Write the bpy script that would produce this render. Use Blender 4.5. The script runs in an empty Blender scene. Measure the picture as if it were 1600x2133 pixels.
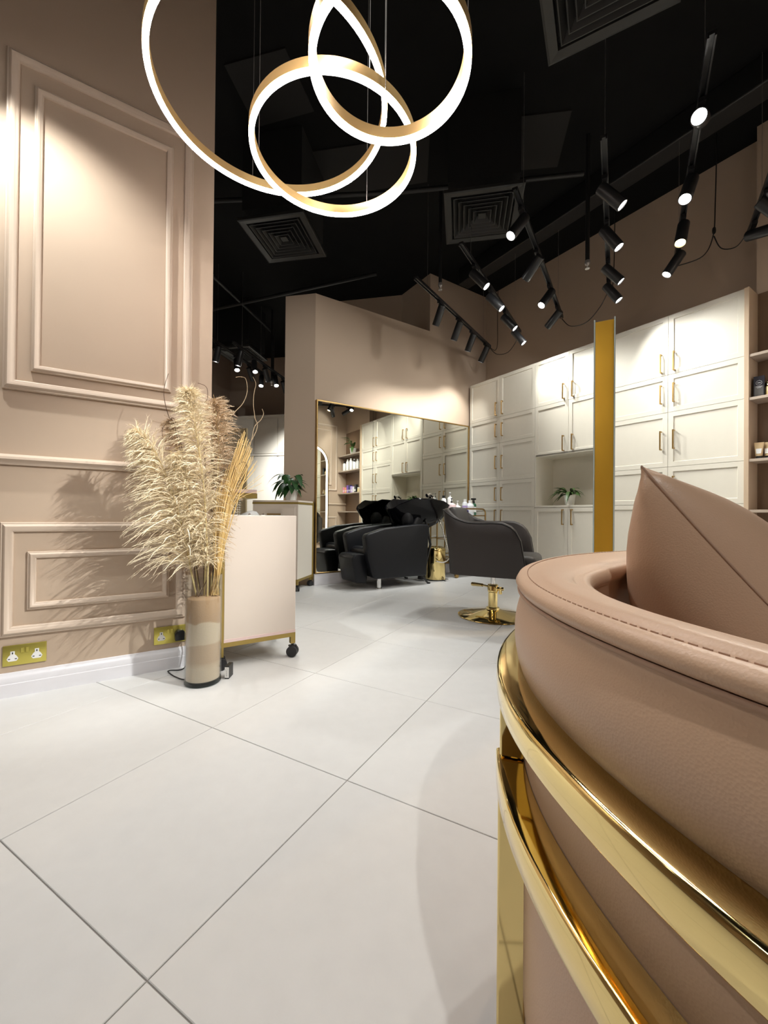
import bpy, bmesh, math, random
from mathutils import Vector, Matrix, Quaternion
random.seed(7)
PI = math.pi
scene = bpy.context.scene
COL = scene.collection

# ------------------------------------------------------------------ camera, world, exposure
cam = bpy.data.cameras.new('camera')
cam_ob = bpy.data.objects.new('camera', cam)
COL.objects.link(cam_ob)
YAW, PITCH, ROLL = math.radians(56.598), math.radians(0.382), math.radians(0.535)
CAM = Vector((0, 0, 0.793))
FW3 = Vector((math.cos(YAW)*math.cos(PITCH), math.sin(YAW)*math.cos(PITCH), math.sin(PITCH)))
RT3 = Vector((math.sin(YAW), -math.cos(YAW), 0))
UP3 = RT3.cross(FW3)
R2 = RT3*math.cos(ROLL) + UP3*math.sin(ROLL)
U2 = -RT3*math.sin(ROLL) + UP3*math.cos(ROLL)
mw = Matrix.Identity(4)
for i in range(3):
    mw[i][0], mw[i][1], mw[i][2], mw[i][3] = R2[i], U2[i], -FW3[i], CAM[i]
cam_ob.matrix_world = mw
cam.sensor_fit = 'HORIZONTAL'
cam.sensor_width = 36.0
cam.lens = 36.0*848.3/1600.0
cam.clip_start = 0.02
cam.clip_end = 60
scene.camera = cam_ob

world = bpy.data.worlds.new('world')
scene.world = world
world.use_nodes = True
world.node_tree.nodes['Background'].inputs[0].default_value = (1.0, 0.94, 0.87, 1)
world.node_tree.nodes['Background'].inputs[1].default_value = 0.05

vs = scene.view_settings
scene.display_settings.display_device = 'sRGB'
vs.view_transform = 'Standard'
vs.look = 'None'
vs.exposure = 0.60
vs.gamma = 1.0
vs.use_curve_mapping = False
cy = scene.cycles
cy.use_denoising = True
cy.max_bounces = 10
cy.diffuse_bounces = 6
cy.glossy_bounces = 6
cy.transmission_bounces = 8
cy.transparent_max_bounces = 16
cy.caustics_reflective = False
cy.caustics_refractive = False
cy.sample_clamp_indirect = 6.0

# light levels, in one place
P_SPOT = 46.0          # watts of one track spotlight
E_RING = 31.0          # emission of the ring diffusers
E_LENS = 30.0          # glowing lens of a spotlight
C_SPOT = (0.98, 0.985, 0.95)
C_RING = (1.0, 0.90, 0.85)
P_FILL = 60.0          # ceiling lamps of the part of the salon behind the camera

# ------------------------------------------------------------------ materials
def new_mat(name):
    m = bpy.data.materials.new(name); m.use_nodes = True
    nt = m.node_tree
    return m, nt, nt.nodes['Principled BSDF']

def mat(name, col, rough=0.5, metal=0.0, spec=0.5, noise=0.0, nscale=8.0, bump=0.0, bscale=200.0, coat=0.0,
        rand=0.0, emit=None, estr=0.0, trans=0.0, ior=1.45, bdist=0.002, stretch=None):
    m, nt, b = new_mat(name)
    c = (col[0], col[1], col[2], 1)
    b.inputs['Base Color'].default_value = c
    b.inputs['Roughness'].default_value = rough
    b.inputs['Metallic'].default_value = metal
    b.inputs['Specular IOR Level'].default_value = spec
    b.inputs['Coat Weight'].default_value = coat
    b.inputs['IOR'].default_value = ior
    b.inputs['Transmission Weight'].default_value = trans
    if emit:
        b.inputs['Emission Color'].default_value = (*emit, 1)
        b.inputs['Emission Strength'].default_value = estr
    tc = nt.nodes.new('ShaderNodeTexCoord')
    src = tc.outputs['Object']
    if stretch:
        mp = nt.nodes.new('ShaderNodeMapping'); mp.inputs['Scale'].default_value = stretch
        nt.links.new(src, mp.inputs[0]); src = mp.outputs[0]
    last = None
    if noise > 0:
        n = nt.nodes.new('ShaderNodeTexNoise'); n.inputs['Scale'].default_value = nscale; n.inputs['Detail'].default_value = 5
        nt.links.new(src, n.inputs['Vector'])
        mix = nt.nodes.new('ShaderNodeMix'); mix.data_type = 'RGBA'
        nt.links.new(n.outputs['Fac'], mix.inputs[0])
        mix.inputs[6].default_value = tuple(max(0, x*(1-noise)) for x in col) + (1,)
        mix.inputs[7].default_value = tuple(min(1, x*(1+noise)) for x in col) + (1,)
        last = mix.outputs[2]
    if rand > 0:
        oi = nt.nodes.new('ShaderNodeObjectInfo')
        mr = nt.nodes.new('ShaderNodeMapRange')
        mr.inputs[3].default_value = 1-rand; mr.inputs[4].default_value = 1+rand
        nt.links.new(oi.outputs['Random'], mr.inputs[0])
        hs = nt.nodes.new('ShaderNodeHueSaturation')
        nt.links.new(mr.outputs[0], hs.inputs['Value'])
        if last: nt.links.new(last, hs.inputs['Color'])
        else: hs.inputs['Color'].default_value = c
        last = hs.outputs[0]
    if last: nt.links.new(last, b.inputs['Base Color'])
    if bump > 0:
        n2 = nt.nodes.new('ShaderNodeTexNoise'); n2.inputs['Scale'].default_value = bscale; n2.inputs['Detail'].default_value = 4
        nt.links.new(src, n2.inputs['Vector'])
        bp = nt.nodes.new('ShaderNodeBump'); bp.inputs['Strength'].default_value = bump; bp.inputs['Distance'].default_value = bdist
        nt.links.new(n2.outputs['Fac'], bp.inputs['Height'])
        nt.links.new(bp.outputs[0], b.inputs['Normal'])
    return m

def leather(name, col, rough, scale=260, strength=0.35, noise=0.06, spec=0.5):
    m, nt, b = new_mat(name)
    b.inputs['Specular IOR Level'].default_value = spec
    b.inputs['Roughness'].default_value = rough
    tc = nt.nodes.new('ShaderNodeTexCoord')
    v = nt.nodes.new('ShaderNodeTexVoronoi'); v.inputs['Scale'].default_value = scale
    n = nt.nodes.new('ShaderNodeTexNoise'); n.inputs['Scale'].default_value = 26; n.inputs['Detail'].default_value = 6
    n3 = nt.nodes.new('ShaderNodeTexNoise'); n3.inputs['Scale'].default_value = 5; n3.inputs['Detail'].default_value = 3
    for q in (v, n, n3): nt.links.new(tc.outputs['Object'], q.inputs['Vector'])
    ad = nt.nodes.new('ShaderNodeMath'); ad.operation = 'MULTIPLY_ADD'
    nt.links.new(n.outputs['Fac'], ad.inputs[0]); ad.inputs[1].default_value = 1.6
    nt.links.new(v.outputs['Distance'], ad.inputs[2])
    bp = nt.nodes.new('ShaderNodeBump'); bp.inputs['Strength'].default_value = strength; bp.inputs['Distance'].default_value = 0.0012
    nt.links.new(ad.outputs[0], bp.inputs['Height'])
    nt.links.new(bp.outputs[0], b.inputs['Normal'])
    mix = nt.nodes.new('ShaderNodeMix'); mix.data_type = 'RGBA'
    nt.links.new(n3.outputs['Fac'], mix.inputs[0])
    mix.inputs[6].default_value = tuple(x*(1-noise) for x in col) + (1,)
    mix.inputs[7].default_value = tuple(x*(1+noise) for x in col) + (1,)
    nt.links.new(mix.outputs[2], b.inputs['Base Color'])
    return m

def emitter(name, col, s):
    m, nt, b = new_mat(name)
    b.inputs['Base Color'].default_value = (0.9, 0.9, 0.9, 1)
    b.inputs['Emission Color'].default_value = (*col, 1)
    b.inputs['Emission Strength'].default_value = s
    return m

M = {}
M['wall'] = mat('wall_paint', (0.50, 0.388, 0.292), 0.62, noise=0.02, nscale=3, bump=0.06, bscale=350, spec=0.3)
M['moulding'] = mat('moulding_paint', (0.57, 0.46, 0.365), 0.42, spec=0.4)
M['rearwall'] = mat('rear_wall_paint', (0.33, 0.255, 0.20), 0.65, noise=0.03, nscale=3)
M['ceiling'] = mat('ceiling_black', (0.006, 0.006, 0.006), 0.85, noise=0.3, nscale=4, spec=0.15)
M['panel_black'] = mat('ceiling_panel_black', (0.02, 0.019, 0.018), 0.7, spec=0.2)
M['duct'] = mat('duct_black', (0.012, 0.012, 0.012), 0.5, noise=0.2, nscale=10)
M['vent'] = mat('vent_black_metal', (0.016, 0.016, 0.015), 0.5)
M['ventdark'] = mat('vent_cavity', (0.004, 0.004, 0.004), 0.9)
M['base'] = mat('baseboard_stone', (0.72, 0.71, 0.74), 0.25, noise=0.06, nscale=7, stretch=(1, 1, 5))
M['tile'] = mat('floor_tile', (0.63, 0.63, 0.62), 0.36, noise=0.05, nscale=18, bump=0.10, bscale=120, rand=0.015, spec=0.45, bdist=0.001)
M['grout'] = mat('grout', (0.28, 0.26, 0.24), 0.9, noise=0.1, nscale=20)
M['cream'] = mat('cabinet_cream', (0.69, 0.65, 0.555), 0.38, noise=0.02, nscale=20, bump=0.03, bscale=600)
M['carcass'] = mat('cabinet_carcass', (0.56, 0.48, 0.385), 0.5, noise=0.05, nscale=10)
M['shadowgap'] = mat('shadow_gap', (0.06, 0.05, 0.04), 0.9)
M['brass'] = mat('brass_satin', (0.46, 0.30, 0.115), 0.32, metal=1.0)
M['gold'] = mat('gold_polished', (0.87, 0.69, 0.31), 0.07, metal=1.0, noise=0.06, nscale=3)
M['goldsat'] = mat('gold_brushed', (0.80, 0.48, 0.06), 0.42, metal=1.0, noise=0.10, nscale=5, stretch=(1, 1, 0.3))
M['goldpaint'] = mat('gold_paint', (0.40, 0.29, 0.085), 0.40, metal=0.55)
M['goldring'] = mat('gold_ring_metal', (0.72, 0.48, 0.20), 0.35, metal=0.7)
M['mirror'] = mat('mirror_glass', (0.80, 0.805, 0.74), 0.0, metal=1.0)
M['glassedge'] = mat('glass_edge', (0.46, 0.53, 0.51), 0.1, spec=0.6)
M['chrome'] = mat('chrome', (0.78, 0.78, 0.78), 0.08, metal=1.0)
M['pink'] = leather('pink_leather', (0.575, 0.387, 0.262), 0.42, scale=420, strength=0.16)
M['pinkp'] = leather('pink_pillow_leather', (0.54, 0.362, 0.247), 0.40, scale=420, strength=0.12)
M['stitch'] = mat('stitch_thread', (0.42, 0.275, 0.195), 0.7)
M['blackleather'] = leather('black_leather', (0.007, 0.0075, 0.0095), 0.40, 240, 0.25, spec=0.28)
M['greyleather'] = leather('charcoal_leather', (0.034, 0.029, 0.027), 0.46, 300, 0.2, spec=0.3)
M['greyseat'] = leather('charcoal_seat_leather', (0.055, 0.053, 0.052), 0.5, 300, 0.2, spec=0.3)
M['blackpipe'] = mat('black_piping', (0.008, 0.008, 0.009), 0.4)
M['blackgloss'] = mat('black_gloss', (0.003, 0.003, 0.004), 0.08, spec=0.3)
M['track'] = mat('track_black', (0.012, 0.012, 0.013), 0.38)
M['cable'] = mat('cable_black', (0.008, 0.008, 0.008), 0.5)
M['wire'] = mat('suspension_wire', (0.32, 0.30, 0.28), 0.4, metal=0.6)
M['lens'] = emitter('spot_lens', (1.0, 0.97, 0.92), E_LENS)
M['lenswarm'] = emitter('spot_lens_warm', (1.0, 0.72, 0.35), E_LENS*0.7)
M['ring'] = emitter('ring_diffuser', C_RING, E_RING)
M['led'] = emitter('mirror_led', (1.0, 0.97, 0.95), 6.0)
M['sockplate'] = mat('socket_gold', (0.60, 0.52, 0.12), 0.28, metal=0.75)
M['white'] = mat('white_plastic', (0.82, 0.82, 0.80), 0.35)
M['dark'] = mat('dark_slot', (0.02, 0.02, 0.02), 0.6)
M['black'] = mat('black_plastic', (0.014, 0.014, 0.014), 0.4)
M['wheel'] = mat('wheel_rubber', (0.025, 0.025, 0.027), 0.5)
M['trolley'] = mat('trolley_beige', (0.68, 0.60, 0.525), 0.45, noise=0.03, nscale=6)
M['trolleyside'] = mat('trolley_side_cream', (0.74, 0.69, 0.60), 0.45)
M['pinktop'] = mat('pink_laminate', (0.72, 0.55, 0.52), 0.4)
M['oak'] = mat('oak_edge', (0.52, 0.39, 0.27), 0.5, noise=0.12, nscale=9, stretch=(12, 12, 0.7))
M['walnut'] = mat('walnut_panel', (0.17, 0.105, 0.062), 0.5, noise=0.18, nscale=7, stretch=(10, 10, 0.8))
M['shelf'] = mat('shelf_taupe', (0.40, 0.32, 0.25), 0.5, noise=0.08, nscale=9)
M['rearcab'] = mat('rear_cabinet', (0.62, 0.58, 0.51), 0.5)
M['cane'] = mat('cane_webbing', (0.42, 0.34, 0.20), 0.7, noise=0.1, nscale=30)
M['stem'] = mat('dry_stem', (0.62, 0.50, 0.24), 0.6, noise=0.12, nscale=30)
M['plume'] = mat('pampas_cream', (0.86, 0.735, 0.54), 0.85, noise=0.22, nscale=14, spec=0.15)
M['plumeb'] = mat('pampas_brown', (0.62, 0.48, 0.33), 0.85, noise=0.25, nscale=14, spec=0.15)
M['straw'] = mat('straw_gold', (0.66, 0.46, 0.18), 0.55, noise=0.2, nscale=20)
M['twig'] = mat('twig_brown', (0.10, 0.055, 0.03), 0.7)
M['twigl'] = mat('twig_pale', (0.34, 0.25, 0.15), 0.7)
M['leaf'] = mat('leaf_dark_green', (0.020, 0.066, 0.016), 0.55, noise=0.25, nscale=12, spec=0.3)
M['leafl'] = mat('leaf_mid_green', (0.06, 0.12, 0.03), 0.4, noise=0.25, nscale=12)
M['soil'] = mat('soil', (0.03, 0.02, 0.012), 0.95)
M['pot'] = mat('white_pot', (0.80, 0.79, 0.75), 0.4)
M['foot'] = mat('rubber_black', (0.015, 0.015, 0.015), 0.7)

def thin_glass(name, tint=(1, 1, 1)):
    """clear glass wall: see-through with a fresnel reflection"""
    m, nt, b = new_mat(name)
    out = nt.nodes['Material Output']
    tr = nt.nodes.new('ShaderNodeBsdfTransparent'); tr.inputs[0].default_value = (*tint, 1)
    gl = nt.nodes.new('ShaderNodeBsdfGlossy'); gl.inputs['Roughness'].default_value = 0.02
    lw = nt.nodes.new('ShaderNodeLayerWeight'); lw.inputs['Blend'].default_value = 0.5
    pw = nt.nodes.new('ShaderNodeMath'); pw.operation = 'POWER'; pw.inputs[1].default_value = 3.0
    nt.links.new(lw.outputs['Facing'], pw.inputs[0])
    fr = nt.nodes.new('ShaderNodeMath'); fr.operation = 'MULTIPLY_ADD'; fr.inputs[1].default_value = 0.55; fr.inputs[2].default_value = 0.05
    nt.links.new(pw.outputs[0], fr.inputs[0])
    mx = nt.nodes.new('ShaderNodeMixShader')
    nt.links.new(fr.outputs[0], mx.inputs[0]); nt.links.new(tr.outputs[0], mx.inputs[1]); nt.links.new(gl.outputs[0], mx.inputs[2])
    nt.links.new(mx.outputs[0], out.inputs['Surface'])
    nt.nodes.remove(b)
    return m
M['glass'] = thin_glass('vase_glass', (0.975, 0.985, 0.98))
M['glassbase'] = thin_glass('vase_base_glass', (0.42, 0.47, 0.46))
M['thinglass'] = mat('clear_bottle', (0.75, 0.78, 0.80), 0.15, spec=0.6)

def sand_mat():
    m, nt, b = new_mat('layered_sand')
    b.inputs['Roughness'].default_value = 0.95
    b.inputs['Specular IOR Level'].default_value = 0.1
    tc = nt.nodes.new('ShaderNodeTexCoord')
    sp = nt.nodes.new('ShaderNodeSeparateXYZ'); nt.links.new(tc.outputs['Object'], sp.inputs[0])
    n = nt.nodes.new('ShaderNodeTexNoise'); n.inputs['Scale'].default_value = 9; n.inputs['Detail'].default_value = 2
    nt.links.new(tc.outputs['Object'], n.inputs['Vector'])
    ma = nt.nodes.new('ShaderNodeMath'); ma.operation = 'MULTIPLY_ADD'; ma.inputs[1].default_value = 0.085
    nt.links.new(n.outputs['Fac'], ma.inputs[0]); nt.links.new(sp.outputs['Z'], ma.inputs[2])
    ramp = nt.nodes.new('ShaderNodeValToRGB'); ramp.color_ramp.interpolation = 'LINEAR'
    mr = nt.nodes.new('ShaderNodeMapRange'); mr.inputs[1].default_value = 0.03; mr.inputs[2].default_value = 0.43
    nt.links.new(ma.outputs[0], mr.inputs[0]); nt.links.new(mr.outputs[0], ramp.inputs[0])
    pale, tan, mid = (0.56, 0.46, 0.34, 1), (0.42, 0.28, 0.17, 1), (0.47, 0.345, 0.235, 1)
    els = ramp.color_ramp.elements
    els[0].position = 0.0; els[0].color = pale
    els[1].position = 1.0; els[1].color = tan
    for p, c in ((0.22, pale), (0.30, mid), (0.50, mid), (0.52, pale), (0.73, pale), (0.75, tan)):
        e = els.new(p); e.color = c
    n2 = nt.nodes.new('ShaderNodeTexNoise'); n2.inputs['Scale'].default_value = 160
    nt.links.new(tc.outputs['Object'], n2.inputs['Vector'])
    bp = nt.nodes.new('ShaderNodeBump'); bp.inputs['Strength'].default_value = 0.3; bp.inputs['Distance'].default_value = 0.002
    nt.links.new(n2.outputs['Fac'], bp.inputs['Height']); nt.links.new(bp.outputs[0], b.inputs['Normal'])
    nt.links.new(ramp.outputs[0], b.inputs['Base Color'])
    return m
M['sand'] = sand_mat()

# ------------------------------------------------------------------ mesh helpers
class MB:
    """collects geometry for ONE mesh"""
    def __init__(s): s.v, s.f = [], []
    def add(s, vs, fs):
        k = len(s.v); s.v += [tuple(p) for p in vs]; s.f += [tuple(i+k for i in q) for q in fs]; return s
    def box(s, x0, x1, y0, y1, z0, z1):
        return s.add([(x0,y0,z0),(x1,y0,z0),(x1,y1,z0),(x0,y1,z0),(x0,y0,z1),(x1,y0,z1),(x1,y1,z1),(x0,y1,z1)],
                     [(0,3,2,1),(4,5,6,7),(0,1,5,4),(1,2,6,5),(2,3,7,6),(3,0,4,7)])
    def obox(s, c, ax, ay, az):
        c, ax, ay, az = Vector(c), Vector(ax), Vector(ay), Vector(az)
        vs = [c+a*ax+b*ay+d*az for d in (-1,1) for a, b in ((-1,-1),(1,-1),(1,1),(-1,1))]
        fs = [(0,3,2,1),(4,5,6,7),(0,1,5,4),(1,2,6,5),(2,3,7,6),(3,0,4,7)]
        if ax.cross(ay).dot(az) < 0: fs = [tuple(reversed(f)) for f in fs]
        return s.add(vs, fs)
    def prism(s, poly, z0, z1, f=None):
        """poly in plan (x, y); f maps (a, b, z) to xyz"""
        f = f or (lambda a, b, z: (a, b, z))
        n = len(poly)
        area = sum(poly[i][0]*poly[(i+1)%n][1]-poly[(i+1)%n][0]*poly[i][1] for i in range(n))
        if area < 0: poly = poly[::-1]
        vs = [f(a, b, z0) for a, b in poly]+[f(a, b, z1) for a, b in poly]
        fs = [tuple(reversed(range(n))), tuple(range(n, 2*n))]+[(i, (i+1) % n, n+(i+1) % n, n+i) for i in range(n)]
        return s.add(vs, fs)
    def lathe(s, prof, n=24, c=(0,0,0), sx=1, sy=1):
        """prof: list of (r, z), revolved about z"""
        vs, fs, m = [], [], len(prof)
        for i in range(n):
            a = 2*PI*i/n
            for r, z in prof: vs.append((c[0]+r*math.cos(a)*sx, c[1]+r*math.sin(a)*sy, c[2]+z))
        for i in range(n):
            j = (i+1) % n
            for k in range(m-1): fs.append((i*m+k, j*m+k, j*m+k+1, i*m+k+1))
        if prof[0][0] > 1e-6: fs.append(tuple(i*m for i in reversed(range(n))))
        if prof[-1][0] > 1e-6: fs.append(tuple(i*m+m-1 for i in range(n)))
        return s.add(vs, fs)
    def tube(s, path, r, n=8, closed=False, cap=True):
        P = [Vector(p) for p in path]; m = len(P)
        rr = r if isinstance(r, (list, tuple)) else [r]*m
        vs, fs = [], []
        up = None
        for i in range(m):
            if closed: t = P[(i+1) % m]-P[i-1]
            else: t = P[min(i+1, m-1)]-P[max(i-1, 0)]
            t.normalize()
            if up is None:
                up = t.orthogonal().normalized()
            up = (up-t*up.dot(t))
            if up.length < 1e-6: up = t.orthogonal()
            up.normalize(); w = t.cross(up)
            for k in range(n):
                a = 2*PI*k/n
                vs.append(P[i]+up*math.cos(a)*rr[i]+w*math.sin(a)*rr[i])
        for i in range(m if closed else m-1):
            j = (i+1) % m
            for k in range(n):
                l = (k+1) % n
                fs.append((i*n+k, i*n+l, j*n+l, j*n+k))
        if cap and not closed:
            fs.append(tuple(reversed(range(n)))); fs.append(tuple((m-1)*n+k for k in range(n)))
        return s.add(vs, fs)
    def grid(s, rows, closed_u=False, closed_v=False):
        """rows: list of lists of points"""
        k = len(s.v); R, C = len(rows), len(rows[0])
        vs = [p for row in rows for p in row]; fs = []
        for i in range(R if closed_u else R-1):
            for j in range(C if closed_v else C-1):
                a, b = (i+1) % R, (j+1) % C
                fs.append((i*C+j, a*C+j, a*C+b, i*C+b))
        return s.add(vs, fs)
    def mesh(s, name, m, bevel=0.0, seg=2, smooth=None, recalc=True, weld=False):
        me = bpy.data.meshes.new(name)
        me.from_pydata(s.v, [], s.f); me.update()
        if bevel > 0 or recalc or weld:
            bm = bmesh.new(); bm.from_mesh(me)
            if weld: bmesh.ops.remove_doubles(bm, verts=bm.verts, dist=1e-5)
            if recalc: bmesh.ops.recalc_face_normals(bm, faces=bm.faces)
            if bevel > 0:
                ed = [e for e in bm.edges if len(e.link_faces) == 2 and e.calc_face_angle(0) > 0.6]
                bmesh.ops.bevel(bm, geom=ed, offset=bevel, segments=seg, profile=0.5, affect='EDGES', clamp_overlap=True)
            bm.to_mesh(me); bm.free()
        if smooth is not None:
            for p in me.polygons: p.use_smooth = True
            try: me.set_sharp_from_angle(angle=math.radians(smooth))
            except Exception: pass
        if m is not None: me.materials.append(m)
        return me

def link(name, data, parent=None, loc=None, rot=None, mx=None):
    o = bpy.data.objects.new(name, data); COL.objects.link(o)
    if parent: o.parent = parent
    if mx is not None: o.matrix_local = mx
    else:
        if loc: o.location = loc
        if rot: o.rotation_euler = rot
    return o
def tag(o, label, cat, group=None, kind=None):
    o['label'] = label; o['category'] = cat
    if group: o['group'] = group
    if kind: o['kind'] = kind
    return o
def thing(name, label, cat, loc=(0, 0, 0), rotz=0.0, group=None):
    o = bpy.data.objects.new(name, None); COL.objects.link(o)
    o.empty_display_size = 0.05
    o.location = loc; o.rotation_euler = (0, 0, rotz)
    return tag(o, label, cat, group)
def part(name, mb, m, parent, bevel=0.0, seg=2, smooth=None, world=False, **k):
    if world and parent is not None:
        top = parent
        while top.parent: top = top.parent
        inv = (Matrix.Translation(top.location) @ top.rotation_euler.to_matrix().to_4x4()).inverted()
        mb.v = [tuple(inv @ Vector(p)) for p in mb.v]
    return link(name, mb.mesh(name, m, bevel, seg, smooth, **k), parent)
def struct(name, mb, m, parent=None, bevel=0.0, **k):
    o = link(name, mb.mesh(name, m, bevel, **k), parent)
    if parent is None: o['kind'] = 'structure'
    return o
def clone(o, parent=None):
    c = o.copy(); COL.objects.link(c)
    if parent: c.parent = parent
    for ch in list(o.children): clone(ch, c)
    return c
def arc(c, r, a0, a1, n, f):
    return [f(c[0]+r*math.cos(a0+(a1-a0)*i/n), c[1]+r*math.sin(a0+(a1-a0)*i/n)) for i in range(n+1)]
def bez(pts, n=8):
    """Catmull-Rom through points"""
    P = [Vector(p) for p in pts]; out = []
    for i in range(len(P)-1):
        p0, p1, p2, p3 = P[max(i-1, 0)], P[i], P[i+1], P[min(i+2, len(P)-1)]
        for k in range(n):
            t = k/n
            out.append(0.5*((2*p1)+(p2-p0)*t+(2*p0-5*p1+4*p2-p3)*t*t+(3*p1-p0-3*p2+p3)*t**3))
    out.append(P[-1]); return out

# ------------------------------------------------------------------ room shell
CEIL = 4.05
YL, YM, XC, XW, YB = 2.34, 4.235, 4.22, 4.59, 0.12

floor = struct('floor', MB().box(-2.6, 4.75, -2.6, 10.6, -0.06, -0.003), M['grout'])
# 60 x 60 cm tiles turned against the walls; each tile an object of its own
TA = math.radians(27.536)
A = Vector((math.cos(TA), math.sin(TA), 0)); B = Vector((math.sin(TA), -math.cos(TA), 0))
O_T = Vector((-0.2237, 1.3297, 0))
sz = 0.6; gap = 0.0026
tmb = MB(); h = sz/2-gap/2; e = 0.0012
tmb.add([(-h,-h,-0.0028),(h,-h,-0.0028),(h,h,-0.0028),(-h,h,-0.0028),(-h,-h,-e),(h,-h,-e),(h,h,-e),(-h,h,-e),
         (-h+e,-h+e,0),(h-e,-h+e,0),(h-e,h-e,0),(-h+e,h-e,0)],
        [(0,1,5,4),(1,2,6,5),(2,3,7,6),(3,0,4,7),(4,5,9,8),(5,6,10,9),(6,7,11,10),(7,4,8,11),(8,9,10,11)])
tile_me = tmb.mesh('tile', M['tile'])
def tile_seen(c):
    # tiles that the room and the camera's side of it can show
    if c.x < -1.7 or c.x > 4.6 or c.y < -0.9: return False
    if c.y > YL+0.3 and c.x < 0.2: return False
    if c.y > 4.5 and (c.x > 2.0 or c.x+c.y > 7.6): return False
    return c.y < 7.2
for i in range(-6, 16):
    for j in range(-12, 10):
        c = O_T + A*sz*(i+0.5) + B*sz*(j+0.5)
        if tile_seen(c):
            link('tile', tile_me, floor, loc=(c.x, c.y, 0), rot=(0, 0, TA))

ceil = struct('ceiling', MB().box(-2.6, 4.75, -2.6, 10.6, CEIL, CEIL+0.08), M['ceiling'])

def profile_frame(name, x0, x1, z0, z1, prof, y, m, parent, sgn=-1):
    """mitred picture-frame moulding on a wall facing sgn*y; prof = (inward offset, height)"""
    mb = MB(); n = len(prof); rows = []
    for (cx_, cz_, dx, dz) in ((x0, z0, 1, 1), (x1, z0, -1, 1), (x1, z1, -1, -1), (x0, z1, 1, -1)):
        rows.append([(cx_+dx*o, y+sgn*hh, cz_+dz*o) for o, hh in prof])
    mb.grid(rows, closed_u=True)
    return part(name, mb, m, parent, smooth=35)
PROF = [(0,0),(0,.010),(.003,.014),(.008,.015),(.011,.020),(.018,.024),(.025,.022),(.031,.015),(.036,.013),(.040,.011),(.043,.006),(.043,0)]
PROF2 = [(o*0.72, hh*0.8) for o, hh in PROF]
wall_left = struct('wall_left', MB().prism([(-2.5, YL), (0.425, YL), (0.425, YL+0.16), (-2.5, YL+0.16)], 0, CEIL), M['wall'])
profile_frame('panel_moulding', -0.408, 0.323, 1.316, 2.775, PROF, YL, M['moulding'], wall_left)
profile_frame('panel_moulding', -0.316, 0.229, 1.405, 2.660, PROF2, YL, M['moulding'], wall_left)
profile_frame('panel_moulding', -0.406, 0.307, 0.256, 0.746, PROF, YL, M['moulding'], wall_left)
profile_frame('panel_moulding', -0.318, 0.232, 0.364, 0.618, PROF2, YL, M['moulding'], wall_left)
for dx in (-0.87, -1.74):     # the same panels go on along the wall beyond the frame
    profile_frame('panel_moulding', -0.408+dx, 0.323+dx, 1.316, 2.775, PROF, YL, M['moulding'], wall_left)
    profile_frame('panel_moulding', -0.406+dx, 0.307+dx, 0.256, 0.746, PROF, YL, M['moulding'], wall_left)
rail = MB(); RP = [(0,0),(0,.010),(.006,.016),(.012,.026),(.022,.028),(.030,.020),(.037,.012),(.045,.010),(.045,0)]
rail.grid([[(x, YL-hh, 1.037-o) for o, hh in RP] for x in (-2.5, 0.425)])
rail.add([(0.425, YL-hh, 1.037-o) for o, hh in RP], [tuple(range(len(RP)))])
part('chair_rail', rail, M['moulding'], wall_left, smooth=35)

BP = [(0,0),(.017,0),(.017,.055),(.015,.058),(.015,.078),(.012,.086),(.008,.092),(.006,.100),(0,.102)]
def baseboard(name, x0, x1, y, dz=1.0):
    mb = MB(); n = len(BP)
    mb.grid([[(x, y-o, z*dz) for o, z in BP] for x in (x0, x1)], closed_v=True)
    mb.add([(x1, y-o, z*dz) for o, z in BP], [tuple(range(n))]); mb.add([(x0, y-o, z*dz) for o, z in BP], [tuple(reversed(range(n)))])
    return struct(name, mb, M['base'], smooth=30)
baseboard('baseboard_left', -2.5, 0.425, YL)

# partition that carries the mirror, with its 45 degree end
struct('wall_mirror', MB().prism([(3.505, YM), (1.848, YM), (1.592, YM+0.256), (1.70, YM+0.37), (3.505, YM+0.37)], 0, 3.27), M['wall'])
struct('wall_corner', MB().prism([(3.505, YM), (XW, YM), (XW, YM+0.9), (3.505, YM+0.80)], 0, CEIL), M['wall'])
struct('wall_recess', MB().prism([(3.52, 4.875), (2.36, 6.035), (2.44, 6.115), (3.60, 4.955)], 3.0, CEIL), M['wall'])
struct('baseboard_mirror', MB().box(1.85, 4.29, YM-0.036, YM, 0, 0.128), M['base'], bevel=0.003)
struct('wall_right', MB().box(XW, XW+0.15, 1.118, 5.2, 0, CEIL), M['wall'])
struct('wall_shelf', MB().box(4.42, XW+0.15, -2.5, 1.118, 0, CEIL), M['wall'])
wall_back = struct('wall_back', MB().box(2.35, 4.42, YB-0.15, YB, 0, CEIL), M['wall'])
profile_frame('panel_moulding', 3.02, 4.18, 1.316, 2.80, PROF, YB, M['moulding'], wall_back, 1)
profile_frame('panel_moulding', 3.16, 4.04, 1.44, 2.68, PROF2, YB, M['moulding'], wall_back, 1)
profile_frame('panel_moulding', 3.02, 4.18, 0.256, 0.746, PROF, YB, M['moulding'], wall_back, 1)
rb = MB(); rb.grid([[(x, YB+hh, 1.037-o) for o, hh in RP] for x in (2.36, 4.41)])
part('chair_rail', rb, M['moulding'], wall_back, smooth=35)
# rest of the room behind the camera
struct('wall_front', MB().box(-2.6, 4.42, -2.6, -2.5, 0, CEIL), M['wall'])
struct('wall_side', MB().box(-2.6, -2.5, -2.5, YL, 0, CEIL), M['wall'])

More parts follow.
